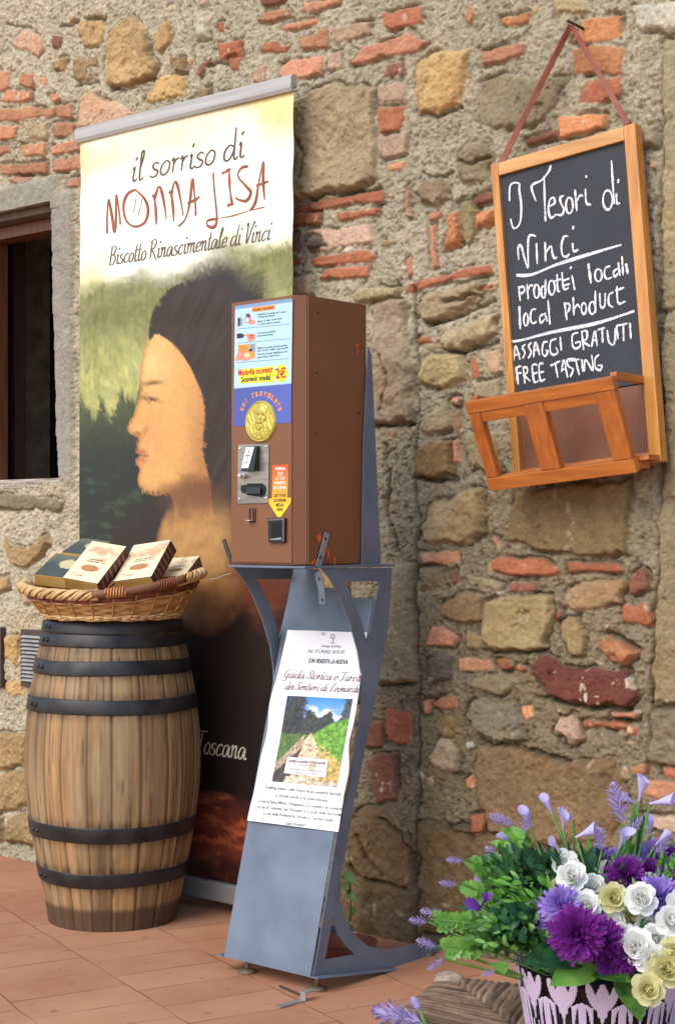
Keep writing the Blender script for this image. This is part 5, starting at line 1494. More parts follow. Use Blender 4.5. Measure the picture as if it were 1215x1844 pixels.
    link('print', D(join_meshes('print', [type_mesh('l', tx, PP, zp(*p), zp(*r), O3 + .0008, 3) for tx, p, r in (('in Montalbano', (436, 1250), (620, 1262)), ('Piccoli itinerari a piedi per tutti', (392, 1288), (662, 1308)), ('tra gli olivi e le colline', (415, 1318), (630, 1334)))]), .0030), grey, ph)
    pin = PP.px(*zp(680, 100), .008)
    b2 = bmesh.new(); bmesh.ops.create_uvsphere(b2, u_segments=10, v_segments=6, radius=.0035, matrix=Matrix.Translation(pin))
    link('pin', bm_mesh('pin', b2, smooth=True), mat_plain('white pin', (235, 235, 235), .3), t)
build_poster()

# ------------------------------------------------------------------ chalkboard with its leaflet rack
BRD = Plane(WALL.O + WN * .052, WX, UP)
def chalk_mat():
    m = mat_noise('white chalk', (196, 198, 202), (240, 240, 240), 220, .9, contrast=(.35, .5))
    n, l = m.node_tree.nodes, m.node_tree.links; b = n['Principled BSDF']
    no = n.new('ShaderNodeTexNoise'); no.inputs['Scale'].default_value = 420; no.inputs['Detail'].default_value = 3
    tc = n.new('ShaderNodeTexCoord'); l.new(tc.outputs['Object'], no.inputs['Vector'])
    mr = n.new('ShaderNodeMapRange'); mr.inputs['From Min'].default_value = .34; mr.inputs['From Max'].default_value = .50; mr.inputs['To Min'].default_value = .35
    l.new(no.outputs['Fac'], mr.inputs['Value']); l.new(mr.outputs['Result'], b.inputs['Alpha'])
    return m
def build_board():
    # it hangs askew: an in-plane frame fitted to its four corners
    tl, tr, br_ = BRD.px(882, 296), BRD.px(1158, 216), BRD.px(1180, 852)
    Xd = (tr - tl).normalized(); Zd = BRD.N.cross(Xd).normalized()
    # left and right edges
    B = Plane(BRD.px(907, 868), Xd, Zd)
    x0 = 0; _, ztl = B.xz(882, 296); xl = B.xz(897, 500)[0]; ztr = B.xz(1158, 216)[1]; xr = B.xz(1166, 530)[0]; zt = (ztl + ztr) / 2
    xr2 = B.xz(1185, 854)[0]
    t = thing('hanging_chalkboard', WALL.pt(B.O.x * 0 + .95, 1.0, .03), 'wood-framed chalkboard lettered in white hanging askew on the stone wall', 'chalkboard')
    wood = mat_noise('honey varnished pine', (176, 114, 48), (214, 150, 72), 5, .38, bump=.06, stretch=(14, 14, 1.2), coat=.3)
    woodh = mat_noise('honey varnished pine rail', (186, 128, 66), (220, 166, 96), 5, .38, bump=.06, stretch=(1.5, 1.5, 16), coat=.3)
    orange = mat_noise('orange varnished wood', (160, 88, 34), (194, 116, 50), 5, .36, bump=.06, stretch=(1.5, 1.5, 14), coat=.4)
    orangev = mat_noise('orange varnished upright', (156, 84, 34), (190, 110, 48), 5, .36, bump=.06, stretch=(14, 14, 1.2), coat=.4)
    def bar(name, x_a, x_b, z_a, z_b, h_a, h_b, mat, bev=.0025):
        return link(name, box_mesh(name, B.pt(x_a, z_a, h_a), B.X * (x_b - x_a), B.Z * (z_b - z_a), B.N * (h_b - h_a), bev), mat, t)
    W = xr - xl; L = xl; Rr = xr
    fw = B.xz(897, 420)[0] - B.xz(884, 420)[0]; fwr = B.xz(1172, 500)[0] - B.xz(1150, 500)[0] + .004
    fl = .0185; th = .028
    zb = 0.0
    bar('frame_stile', L, L + fl, zb, zt, -th, 0, wood); bar('frame_stile', Rr - .027, Rr, zb, zt, -th, 0, wood)
    ztin = zt - .029
    bar('frame_rail', L + fl + .0003, Rr - .0273, ztin, zt - .001, -th, -.0006, woodh)
    bar('frame_rail', L + fl + .0003, Rr - .0273, zb, zb + .022, -th, -.0006, orange)
    zsplit = B.xz(915, 712)[1] - .02
    board = bar('board', L + fl - .003, Rr - .024, zsplit, ztin + .004, -.020, -.009, None, 0)
    sl = mat_noise('slate black board paint', (30, 34, 41), (52, 57, 65), 7, .55, rough2=.7, contrast=(.25, .8))
    board.data.materials.append(sl)
    bar('back_panel', L + fl - .003, Rr - .024, zb + .02, zsplit - .001, -.022, -.012, mat_noise('brown hardboard', (106, 68, 46), (128, 84, 60), 6, .5))
    # chalk
    k5 = lambda x, y: (890 + x / 4.5, 270 + y / 4.5); k6 = lambda x, y: (890 + x / 4.5, 470 + y / 4.5)
    CH = Plane(B.O - B.N * .009, B.X, B.Z)
    def el(cx, cy, rx, ry): return ell_pts(cx, cy, rx, ry, 14, -1.2, 5.2)
    big = [[(120,415),(128,285),(195,270),(200,330),(215,450),(205,590),(155,635),(128,560)],
      [(335,415),(300,295),(380,245),(440,170),(455,120)],[(400,210),(405,400),(412,578)],
      [(440,460),(485,430),(480,390),(450,400),(435,480),(455,550),(500,520)],[(560,370),(530,390),(540,440),(560,480),(545,525),(505,525)],el(605,450,28,65),
      [(650,320),(665,495)],[(660,420),(690,370),(715,375)],[(735,315),(740,420),(770,445),(780,435)],[(738,205),(742,225)],
      el(915,405,38,78),[(945,85),(958,300),(965,440)],[(985,350),(990,430),(1015,430)],[(1003,235),(998,268)],
      [(195,890),(190,790),(215,780),(240,870),(270,955),(270,800),(275,710),(300,690),(335,700)],[(338,755),(345,925)],[(408,745),(412,905)],[(415,830),(455,780),(470,850),(490,880),(505,865)],
      [(595,700),(560,705),(540,780),(550,850),(580,865),(605,840)],[(630,755),(640,820),(680,805)],[(638,615),(633,645)],
      {'w': 5.4, 'p': [(175,1015),(300,1010),(500,930),(750,850),(1025,768)]}]
    small = [[(195,205),(207,325)],[(195,215),(235,210),(240,245),(205,270)],[(262,185),(272,310)],[(268,240),(285,200),(310,200)],el(340,245,22,55),el(395,250,18,48),[(412,150),(408,300)],el(462,215,25,58),
      [(505,105),(510,230),(530,250)],[(480,165),(540,145)],[(545,90),(560,225),(600,215)],[(545,165),(605,140)],[(560,200),(610,185)],[(625,115),(648,235)],[(622,45),(610,65)],
      {'w': 5.4, 'p': [(758,20),(780,180)]},el(840,115,28,50),[(935,40),(895,60),(890,120),(915,145),(950,130)],[(1000,60),(965,85),(970,130),(1000,100)],[(1000,10),(1015,120)],[(1030,-40),(1040,115)],{'w': 5, 'p': [(1062,20),(1078,105)]},
      {'w': 4.6, 'p': [(200,365),(207,555)]},el(253,475,18,50),[(335,390),(300,400),(290,470),(310,505),(340,490)],[(395,430),(365,455),(375,500),(405,470)],[(405,420),(425,490)],[(432,315),(448,515)],
      [(565,335),(585,480)],[(565,345),(605,350),(600,400),(570,425)],[(635,290),(642,440)],[(645,390),(670,355),(690,380)],el(722,385,20,45),el(790,380,25,50),[(815,240),(815,420)],
      [(850,260),(858,370),(890,360),(895,260)],[(960,250),(925,280),(925,350),(960,375)],[(990,205),(1000,340),(1060,325)],[(975,240),(1050,215)],
      {'w': 5.4, 'p': [(80,650),(200,645),(450,580),(800,510),(1000,450),(1130,405)]}]
    caps = [[(155,810),(170,690),(205,800)],[(155,765),(205,750)],[(250,675),(225,700),(245,745),(225,790)],[(300,660),(275,690),(295,740),(270,790)],[(315,780),(330,655),(365,765)],[(320,725),(360,715)],
      [(430,655),(395,665),(385,740),(410,770),(430,730),(410,725)],[(500,630),(455,650),(450,730),(475,760),(510,740),(495,700)],[(530,615),(540,725)],
      [(675,580),(630,600),(630,680),(655,710),(690,690),(690,655),(650,665)],[(705,565),(720,720)],[(705,570),(745,570),(745,630),(715,650),(770,690)],[(785,695),(810,570),(830,690)],[(790,650),(830,635)],
      [(870,560),(875,665)],[(830,560),(895,540)],[(910,560),(925,650),(955,680),(975,640),(975,545)],[(985,525),(1000,635)],[(1040,520),(1045,650)],[(985,525),(1080,505)],[(1095,500),(1103,630)],
      {'w': 5, 'p': [(175,860),(190,1000)]},[(170,865),(215,850)],[(178,915),(215,905)],[(230,855),(245,995)],[(230,860),(262,865),(262,905),(240,925),(290,975)],[(345,840),(305,850),(320,975),(355,970)],[(310,915),(345,905)],[(395,830),(360,845),(370,965),(410,955)],[(362,905),(400,895)],
      [(450,850),(530,810)],[(490,830),(512,945)],[(540,900),(560,805),(590,945)],[(540,885),(580,870)],[(650,790),(590,800),(595,850),(635,880),(610,940)],[(600,810),(690,795)],[(655,800),(685,925)],[(705,795),(715,900)],[(725,895),(735,800),(795,885),(785,760)],[(845,760),(815,790),(815,860),(850,885),(870,850),(835,845)]]
    chalk = chalk_mat()
    WLOC[board] = WLOC[t]
    for nm, st, kv, w in (('title', big, k5, 4.1), ('products', small, k6, 3.8), ('tasting', caps, k6, 3.8)):
        link('chalk_lettering', strokes_mesh('chalk_lettering', CH, st, kv, .0006, w, .22, .35), chalk, board)
    # faint wiped chalk
    # rack: front frame leaning out at the top, side arms
    f_tl, f_tr, f_br, f_bl = (848, 722), (1108, 690), (1143, 861), (867, 873)
    # the rack front plane: bottom 3 cm, top 11 cm in front of the board
    pb = B.O + B.N * .065; 
    zt_r = B.xz(1185, 684)[1]
    ptop = B.pt(0, zt_r, .125); pbot = B.pt(0, .0, .065)
    RK = Plane(pbot, B.X, (ptop - pbot))
    c = [RK.xz(*p) for p in (f_tl, f_tr, f_br, f_bl)]
    xl_ = (c[0][0] + c[3][0]) / 2; xr_ = (c[1][0] + c[2][0]) / 2; zt_ = (c[0][1] + c[1][1]) / 2; zb_ = (c[2][1] + c[3][1]) / 2
    hgt = zt_ - zb_; w = xr_ - xl_; 
    def rbar(x_a, x_b, z_a, z_b, mat, dh=0.0, name='rack_bar'):
        return link(name, box_mesh(name, RK.pt(x_a, z_a, -.018 + dh), RK.X * (x_b - x_a), RK.Z * (z_b - z_a), RK.N * .018, .002), mat, t)
    rbar(xl_, xl_ + .028, zb_ + .026, zt_ - .020, orangev); rbar(xr_ - .046, xr_ - .002, zb_ + .026, zt_ - .020, orangev)
    m_ = xl_ + w * .455; rbar(m_ - .024, m_ + .023, zb_ + .0262, zt_ - .0202, orangev)
    rbar(xl_ - .001, xr_, zt_ - .0195, zt_ + .006, orange, .001); rbar(xl_ - .001, xr_ + .001, zb_ - .003, zb_ + .0255, orange, .001)
    rbar(xl_ + .0285, m_ - .0245, zt_ - .042, zt_ - .0200, orange, -.002); rbar(m_ + .0235, xr_ - .0465, zt_ - .042, zt_ - .0200, orange, -.002)
    # arms back to the board frame
    for xa, mat in ((xr_ - .016, orange), (xl_ + .001, orange)):
        for z_, in ((zt_ - .004,), (zb_ + .001,)):
            p = RK.pt(xa, z_, -.019); hb = (p - B.O).dot(B.N)
            side = Rr if xa > w * .4 else L
            q_ = B.pt((p - B.O).dot(B.X), (p - B.O).dot(B.Z), 0.0005)
            # run straight back; land on the frame's plane
            link('rack_arm', box_mesh('rack_arm', q_, B.X * .015, B.Z * .016, p - q_, .0015), mat, t)
    # floor of the rack
    link('rack_floor', box_mesh('rack_floor', B.pt(L + .002, .003, .0005), B.X * (Rr - L - .004), B.Z * .010, B.N * .044, .001), orange, t)
    # hanging cord over a nail
    leather = mat_noise('red-brown cord', (116, 60, 44), (150, 84, 64), 40, .6, bump=.2)
    nail = WALL.px(1027, 45, .05)
    a0 = B.pt(L + .020, zt + .001, -.012); a1 = B.pt(Rr - .022, zt + .004, -.012)
    c0 = B.pt(L + .026, zt + .001, -.012)
    def strapm(name, p, q_, wid, tw):
        pts = [p.lerp(q_, i / 12) for i in range(13)]; bm = bmesh.new()
        d = (q_ - p).normalized(); s_ = B.N.cross(d).normalized()
        rows = []
        for i, x in enumerate(pts):
            a_ = tw * i / 12; sv = (s_ * math.cos(a_) + B.N * math.sin(a_)) * wid / 2; nv_ = (s_ * -math.sin(a_) + B.N * math.cos(a_)) * .0012
            rows.append([bm.verts.new(x + sv + nv_), bm.verts.new(x + sv - nv_), bm.verts.new(x - sv - nv_), bm.verts.new(x - sv + nv_)])
        for i in range(12):
            for k in range(4): bm.faces.new((rows[i][k], rows[i][(k + 1) % 4], rows[i + 1][(k + 1) % 4], rows[i + 1][k]))
        bm.faces.new(rows[0][::-1]); bm.faces.new(rows[-1])
        return bm_mesh(name, bm)
    ms = [strapm('c', a0, nail, .0125, .5), strapm('c', c0 + B.N * .003, nail + B.N * .003 - UP * .004, .010, .9), strapm('c', a1, nail - B.N * .002, .0110, 1.0)]
    b2 = bmesh.new(); bmesh.ops.create_icosphere(b2, subdivisions=2, radius=.009, matrix=Matrix.Translation(a1 + B.N * .002) @ Matrix.Diagonal((1, 1, 1.3, 1)))
    ms.append(bm_mesh('k', b2, smooth=True))
    b2 = bmesh.new(); bmesh.ops.create_icosphere(b2, subdivisions=2, radius=.007, matrix=Matrix.Translation(a0))
    ms.append(bm_mesh('k', b2, smooth=True))
    link('hanging_cord', join_meshes('hanging_cord', ms), leather, t)
    link('nail', tube_mesh('nail', [nail - WN * .06 + UP * .003, nail + WN * .012 + UP * .006], .003, 8), mat_plain('rusty nail', (52, 36, 30), .6), t)
build_board()

# ------------------------------------------------------------------ small things on the ground
def build_small():
    clay = mat_noise('terracotta clay', (128, 66, 44), (158, 88, 62), 20, .75, bump=.2)
    c = at(622, 1702, 3.52); c.z = 0
    t = thing('clay_saucer', c, 'terracotta saucer with cigarette ends on the floor behind the blue-grey stand', 'saucer')
    bm = bmesh.new(); prof = [(.0, .004), (.058, .004), (.066, .03), (.072, .046), (.066, .047), (.058, .02), (.0, .014)]
    prof = [(0, .0), (.055, .0), (.070, .040), (.064, .041), (.052, .012), (0, .012)]
    n = 40; rings = [[bm.verts.new(c + Vector((r * math.cos(2 * math.pi * k / n), r * math.sin(2 * math.pi * k / n), z))) for k in range(n)] for r, z in prof[1:-1]]
    for i in range(len(rings) - 1):
        for k in range(n): bm.faces.new((rings[i][k], rings[i][(k + 1) % n], rings[i + 1][(k + 1) % n], rings[i + 1][k]))
    bm.faces.new(rings[0][::-1]); bm.faces.new(rings[-1])
    link('bowl', bm_mesh('bowl', bm, smooth=True), clay, t)
    paper = mat_plain('cigarette paper', (214, 200, 180), .8); filt = mat_plain('filter tip', (196, 140, 84), .8)
    for k, (dx, dy, a, el_) in enumerate(((-.02, -.01, .4, .5), (.005, .012, 2.2, .7), (.022, -.012, 1.2, .3))):
        b0 = c + Vector((dx, dy, .016)); d = Vector((math.cos(a) * math.cos(el_), math.sin(a) * math.cos(el_), math.sin(el_)))
        r = thing('cigarette_end', b0, 'stubbed-out cigarette end lying in the terracotta saucer', 'cigarette', 'cigarette ends in the saucer')
        link('paper', tube_mesh('paper', [b0, b0 + d * .014], .0038, 8), paper, r); link('filter', tube_mesh('filter', [b0 + d * .0142, b0 + d * .036], .0038, 8), filt, r)
    # a weed by the wall
    w0 = WALL.px(628, 1640, .05); w0.z = 0
    t = thing('weed', w0, 'small green weed growing at the foot of the wall behind the stand', 'plant')
    g = mat_noise('weed green', (48, 84, 34), (78, 120, 54), 40, .5, transl=.25)
    rgw = random.Random(3); leaves = []
    top = w0 + UP * .20
    link('stem', tube_mesh('stem', [w0, w0 + UP * .08 + WX * .006, w0 + UP * .16, top], [.0022, .002, .0016, .001], 6), g, t)
    for (u_, v_, s_) in ((630, 1580, .034), (632, 1612, .032), (622, 1596, .024), (636, 1640, .026), (624, 1660, .02)):
        p = WALL.px(u_, v_, .06); d = (WX * rgw.uniform(.3, 1) + WN * rgw.uniform(-.2, .5) + UP * rgw.uniform(-.4, .1)).normalized()
        link('leaf', leaf_mesh(p - d * s_ * .6, d, (UP + WN).normalized(), s_ * 1.3, s_ * .7), g, t)
    # steel latch on the floor
    zin = mat_noise('zinc latch', (136, 134, 130), (176, 174, 168), 20, .4, metal=.5)
    a = Vector(at(500, 1815, .931 * F / (1815 - HZ))); b_ = at(545, 1803, .931 * F / (1803 - HZ)); 
    t = thing('metal_bracket', Vector((a.x, a.y, 0)), 'stepped zinc bracket lying on the paving beside the front foot of the stand', 'bracket')
    d = Vector((b_.x - a.x, b_.y - a.y, 0)); ln = d.length; d.normalize(); s_ = Vector((-d.y, d.x, 0))
    a.z = .0005
    bm = bmesh.new()
    bar_bm(bm, a - s_ * .008, d * ln, s_ * .016, UP * .0025); bmesh.ops.recalc_face_normals(bm, faces=bm.faces[:])
    link('base_leg', bm_mesh('base_leg', bm), zin, t)
    link('step', box_mesh('step', a + d * ln - s_ * .008, d * .0025, s_ * .016, UP * .018), zin, t)
    link('top_leg', box_mesh('top_leg', a + d * (ln + .0026) - s_ * .008 + UP * .0155, d * .022, s_ * .016, UP * .0025), zin, t)
    l0 = at(504, 1779, .931 * F / (1779 - HZ)); l1 = at(540, 1794, .931 * F / (1794 - HZ)); l0.z = .004; l1.z = .004
    link('pin', tube_mesh('pin', [l0, l1], .0022, 8), mat_plain('dark pin', (60, 52, 46), .6), t)

def leaf_mesh(p, d, up, ln, wd, n=6, curl=.15, holly=0):
    """one leaf blade from p along d"""
    d = Vector(d).normalized(); s_ = d.cross(Vector(up)).normalized(); u_ = s_.cross(d)
    v = []; f = []
    for i in range(n + 1):
        t = i / n; w = wd / 2 * math.sin(math.pi * min(1, .06 + .94 * t)) ** .75 * (1 - .25 * t)
        if holly and 0 < i < n: w *= (1.25 if i % 2 else .72)
        c = p + d * ln * t - u_ * ln * curl * t * t
        v += [c - s_ * w + u_ * w * .25, c, c + s_ * w + u_ * w * .25]
    for i in range(n):
        a = 3 * i; f += [(a, a + 1, a + 4, a + 3), (a + 1, a + 2, a + 5, a + 4)]
    return mesh_from('leaf', v, f, True)
build_small()
# ------------------------------------------------------------------ rush-seated chair carrying the pot
SEATZ = .395
def build_chair():
    c0 = at(797, 1757, (CAMH - SEATZ) * F / (1757 - HZ)); c0.z = SEATZ
    dl = Vector((math.cos(R(-112)), math.sin(R(-112)), 0)); dr = Vector((math.cos(R(-22)), math.sin(R(-22)), 0))
    S = .44
    cen = c0 + (dl + dr) * S / 2
    t = thing('rush_seat_chair', Vector((cen.x, cen.y, 0)), 'old chair with worn brown woven rush seat carrying the lilac flower pot', 'chair')
    n = 230
    U, V = np.meshgrid(np.linspace(-.075, 1.075, n), np.linspace(-.075, 1.075, n), indexing='ij')   # U along dr, V along dl
    a = np.clip(U, 0, 1); b_ = np.clip(V, 0, 1)
    d_edges = np.stack([V, 1 - V, U, 1 - U], -1)
    k = d_edges.argmin(-1)           # which rail the cords wrap
    along = np.where(k < 2, U, V); depth = d_edges.min(-1)
    rg = np.random.default_rng(3)
    cords = 46
    jit = .25 * fbm(along * 40, depth * 3, 701, 3)
    ph = along * cords + jit
    cell = np.abs((ph % 1) - .5) * 2
    ridge = np.sqrt(np.clip(1 - cell ** 2, 0, 1)) * .0046
    roll = np.where(depth < .07, -(.03) * (1 - np.sqrt(np.clip(1 - ((.07 - depth) / .145) ** 2, 0, 1))), 0.0)
    drop = np.where(depth < 0, -.060 * (np.clip(-depth / .075, 0, 1)) ** 1.5, 0)
    sag = -.020 * np.sin(np.clip(U, 0, 1) * math.pi) * np.sin(np.clip(V, 0, 1) * math.pi)
    twist = .0012 * fbm(along * 120, depth * 30, 711, 3)
    seam = -.006 * np.exp(-((np.sort(d_edges, -1)[..., 1] - depth) / .012) ** 2)
    H = ridge + roll + drop + sag + twist + seam
    inset = np.clip(-depth, 0, .075)
    Uc = U; Vc = V
    P = np.array(c0)[None, None] + (Uc * S)[..., None] * np.array(dr) + (Vc * S)[..., None] * np.array(dl)
    P[..., 2] += H
    # curl the skirt in under the rails
    sk = np.clip(-depth / .075, 0, 1)
    pull = (sk ** 2) * .028
    P += np.array(dr)[None, None] * (pull * ((U < 0) * 1.0 - (U > 1) * 1.0))[..., None] + np.array(dl)[None, None] * (pull * ((V < 0) * 1.0 - (V > 1) * 1.0))[..., None]
    idc = np.floor(ph).astype(int)
    tone = np.random.default_rng(9).random(400)[(idc + k * 90) % 400]
    fib = fbm(along * 260, depth * 16, 721, 4, .6)
    c = lina((112, 90, 72))[None, None] * (.62 + .75 * tone + .42 * fib)[..., None]
    c = c * (1 - .72 * (cell > .8))[..., None]
    pale = sstep(.2, .6, fbm(along * 60, depth * 8, 731, 3))[..., None] * .35
    c = c * (1 - pale) + lina((176, 154, 132))[None, None] * pale
    rgba = np.concatenate([np.clip(c, .008, .7), np.ones(U.shape + (1,))], -1)
    link('rush_seat', grid_mesh('rush_seat', P, None, rgba), mat_col('old rush', .8, .25, 160, .4, 200, .003, spec=.2), t)
    wood = mat_noise('grey weathered chair wood', (120, 100, 84), (176, 156, 134), 14, .7, bump=.3, stretch=(8, 8, .8))
    ins = .012
    for i, (u_, v_) in enumerate(((0, 0), (1, 0), (0, 1), (1, 1))):
        p = c0 + dr * (S * u_ + ins * (1 - 2 * u_)) + dl * (S * v_ + ins * (1 - 2 * v_))
        p = Vector((p.x, p.y, 0))
        link('leg', tube_mesh('leg', [p, p + UP * .12, p + UP * .3, p + UP * (SEATZ - .004), p + UP * (SEATZ + .005), p + UP * (SEATZ + .008)], [.013, .016, .018, .019, .016, .008], 16), wood, t)
    for a_, b2_, hz in (((0, 0), (1, 0), .16), ((0, 0), (0, 1), .20), ((1, 0), (1, 1), .20), ((0, 1), (1, 1), .16)):
        q = lambda u_, v_: c0 + dr * (S * u_ + ins * (1 - 2 * u_)) + dl * (S * v_ + ins * (1 - 2 * v_))
        p1, p2 = q(*a_), q(*b2_); p1.z = p2.z = hz
        link('stretcher', tube_mesh('stretcher', [p1, p2], .009, 10), wood, t)
build_chair()

# ------------------------------------------------------------------ lilac pot with a cut-out tulip border
POTC = Vector(((1078 - CX) / F * 1.60, 1.60, SEATZ - .016))
def build_pot():
    t = thing('lilac_flower_pot', POTC, 'pale lilac metal pot with cut-out tulip and grass border on the rush seat', 'flower pot')
    hgt, r0, r1 = .128, .060, .0830
    nu, nv = 520, 96
    reps = 13
    U, V = np.meshgrid(np.linspace(0, reps, nu + 1), np.linspace(0, 1, nv + 1), indexing='ij')
    Uc, Vc = (U[:-1, :-1] + U[1:, 1:]) / 2, (V[:-1, :-1] + V[1:, 1:]) / 2
    f = Uc % 1.0; odd = (np.floor(Uc) % 2)
    # tulips along the rim: cups with three points
    x = (f - .5) * 2
    cup = np.abs(x) < .80 * np.sqrt(np.clip(1 - ((Vc - .97) / .20) ** 2, 0, 1))
    teeth = Vc < .90 + .09 * np.abs(np.cos(x * 1.5 * math.pi))
    tul = cup & (Vc > .76) & teeth
    lower = Vc < .80 - .03 * np.cos(x * math.pi)
    slit = np.zeros(Uc.shape, bool)
    for off, lean, v0, v1, w in ((.10, .10, .46, .80, .055), (.27, .14, .50, .86, .06), (.42, .05, .47, .74, .045), (.58, -.05, .47, .74, .045), (.73, -.14, .50, .86, .06), (.90, -.10, .46, .80, .055)):
        for sh in (-1, 0, 1):
            tt = np.clip((Vc - v0) / (v1 - v0), 0, 1)
            slit |= (np.abs(f - (off + sh - lean * (tt - .5) ** 2 * 2 + lean * .5)) < w * np.sin(math.pi * tt) ** .7) & (Vc > v0) & (Vc < v1)
    solid = (lower & ~slit) | tul
    th = U / reps * 2 * math.pi; rr = r0 + (r1 - r0) * V
    P = np.stack([POTC.x + rr * np.cos(th), POTC.y + rr * np.sin(th), POTC.z + hgt * V], -1)
    me = grid_mesh('wall', P, solid)
    lil = mat_noise('lilac enamel', (196, 176, 204), (214, 196, 220), 6, .38, spec=.5, bump=.03, bscale=40)
    o = link('pot_wall', me, lil, t)
    md = o.modifiers.new('thickness', 'SOLIDIFY'); md.thickness = .0014; md.offset = -1
    bm = bmesh.new()
    bmesh.ops.create_cone(bm, cap_ends=True, segments=48, radius1=r0 - .001, radius2=r0 - .001, depth=.003, matrix=Matrix.Translation(POTC + UP * .002))
    link('pot_base', bm_mesh('pot_base', bm), lil, t)
    bm = bmesh.new()
    bmesh.ops.create_cone(bm, cap_ends=True, segments=40, radius1=r0 - .006, radius2=r1 - .012, depth=hgt * .86, matrix=Matrix.Translation(POTC + UP * (hgt * .45 + .004)))
    link('liner', bm_mesh('liner', bm), mat_noise('dark liner', (30, 24, 20), (58, 46, 36), 60, .9, bump=.5), t)
    return hgt
POTH = build_pot()

# ------------------------------------------------------------------ artificial flowers
FZ = POTC + UP * (POTH * .9)
BQ = thing('flower_bouquet', FZ, 'bouquet of purple, lilac, white and cream artificial flowers with holly and box leaves', 'flowers')
def fmat(name, c1, c2, rough=.6): return mat_noise(name, c1, c2, 120, rough, transl=.25, spec=.3)
FM = dict(white=fmat('white petals', (240, 240, 234), (250, 250, 246)), cream=fmat('cream petals', (222, 216, 156), (240, 236, 188)), purple=fmat('purple petals', (98, 24, 116), (144, 54, 160)),
          lilac=fmat('lilac petals', (146, 116, 200), (184, 158, 226)), calla=fmat('calla petals', (178, 164, 222), (226, 218, 244)), violet=fmat('violet petals', (112, 62, 160), (150, 96, 196)), spike=fmat('lavender florets', (128, 104, 184), (214, 202, 236)))
LM = dict(bright=mat_noise('bright leaf', (64, 128, 36), (128, 186, 70), 60, .45, transl=.3), dark=mat_noise('dark leaf', (18, 54, 34), (56, 108, 60), 60, .4, transl=.2),
          holly=mat_noise('holly leaf', (84, 146, 58), (140, 188, 88), 50, .4, transl=.3), stem=mat_noise('stem green', (70, 120, 50), (110, 156, 70), 60, .5), big=mat_noise('broad leaf', (34, 78, 34), (96, 146, 58), 70, .4, transl=.25))
def petal(vs, fs, O, d, up, ln, wd, cup, n=4, tip=.0):
    d = Vector(d).normalized(); s_ = d.cross(Vector(up))
    if s_.length < 1e-4: s_ = d.orthogonal()
    s_.normalize(); u_ = s_.cross(d); b0 = len(vs)
    for i in range(n + 1):
        t = i / n; w = wd / 2 * min(1, .4 + 1.7 * t) * math.sqrt(max(.0, 1 - (abs(t - .5) / .53) ** 5)) * (1 - tip * t)
        c = O + d * ln * t + u_ * cup * ln * t * t
        vs += [c - s_ * w + u_ * w * .35, c, c + s_ * w + u_ * w * .35]
    for i in range(n):
        a = b0 + 3 * i; fs += [(a, a + 1, a + 4, a + 3), (a + 1, a + 2, a + 5, a + 4)]
def rose_mesh(name, r, rg):
    vs, fs = [], []
    for ring, (cnt, tilt, ln, wd) in enumerate(((3, 80, .50, .56), (5, 68, .70, .66), (6, 52, .88, .80), (7, 34, 1.0, .92), (7, 12, 1.04, 1.0))):
        for k in range(cnt):
            a = 2 * math.pi * (k / cnt) + ring * .7 + rg.uniform(-.15, .15); e = R(tilt + rg.uniform(-8, 8))
            d = Vector((math.cos(a) * math.cos(e), math.sin(a) * math.cos(e), math.sin(e)))
            O = Vector((math.cos(a), math.sin(a), 0)) * r * .05 * ring + UP * r * (.35 - .09 * ring)
            petal(vs, fs, O, d, UP if tilt < 60 else Vector((-math.cos(a), -math.sin(a), .2)), ln * r, wd * r, rg.uniform(.2, .45) if ring < 4 else rg.uniform(.05, .3))
    return mesh_from(name, vs, fs, True)
def mum_mesh(name, r, rg, N=150):
    vs, fs = [], []
    for k in range(N):
        zz = 1 - 1.35 * (k + .5) / N; a = k * 2.39996; rad = math.sqrt(max(0, 1 - zz * zz))
        d = Vector((math.cos(a) * rad, math.sin(a) * rad, zz)) + Vector((rg.uniform(-.15, .15), rg.uniform(-.15, .15), rg.uniform(-.1, .1)))
        petal(vs, fs, d.normalized() * r * .18, d, UP, r * rg.uniform(.72, .95), r * .19, rg.uniform(-.12, .3), 3)
    return mesh_from(name, vs, fs, True)
def calla_mesh(name, ln):
    vs, fs = [], []; n, m = 7, 14
    for i in range(n + 1):
        t = i / n
        for j in range(m + 1):
            a = 2 * math.pi * (j / m) * .96
            lip = 1 + .9 * (t ** 3) * max(0, math.cos(a - math.pi))
            r = ln * (.05 + .20 * t ** 1.8)
            z = ln * (.85 * t) + ln * .30 * (t ** 2) * (.5 - .5 * math.cos(a))
            vs.append(Vector((r * math.cos(a) * (1 + .25 * t * (.5 - .5 * math.cos(a))), r * math.sin(a), z)))
    for i in range(n):
        for j in range(m):
            a = i * (m + 1) + j; fs.append((a, a + 1, a + m + 2, a + m + 1))
    return mesh_from(name, vs, fs, True)
def spike_mesh(name, ln, rg, N=46):
    vs, fs = [], []
    for k in range(N):
        t = (k + .5) / N; a = k * 2.4; r = ln * .19 * math.sin(math.pi * (.2 + .75 * t))
        d = Vector((math.cos(a), math.sin(a), .9))
        petal(vs, fs, Vector((math.cos(a) * r * .2, math.sin(a) * r * .2, ln * t)), d, UP, r * 1.5 + ln * .03, ln * .075, rg.uniform(-.3, .3), 2)
    return mesh_from(name, vs, fs, True)
rgf = random.Random(12)
PROTO = {}
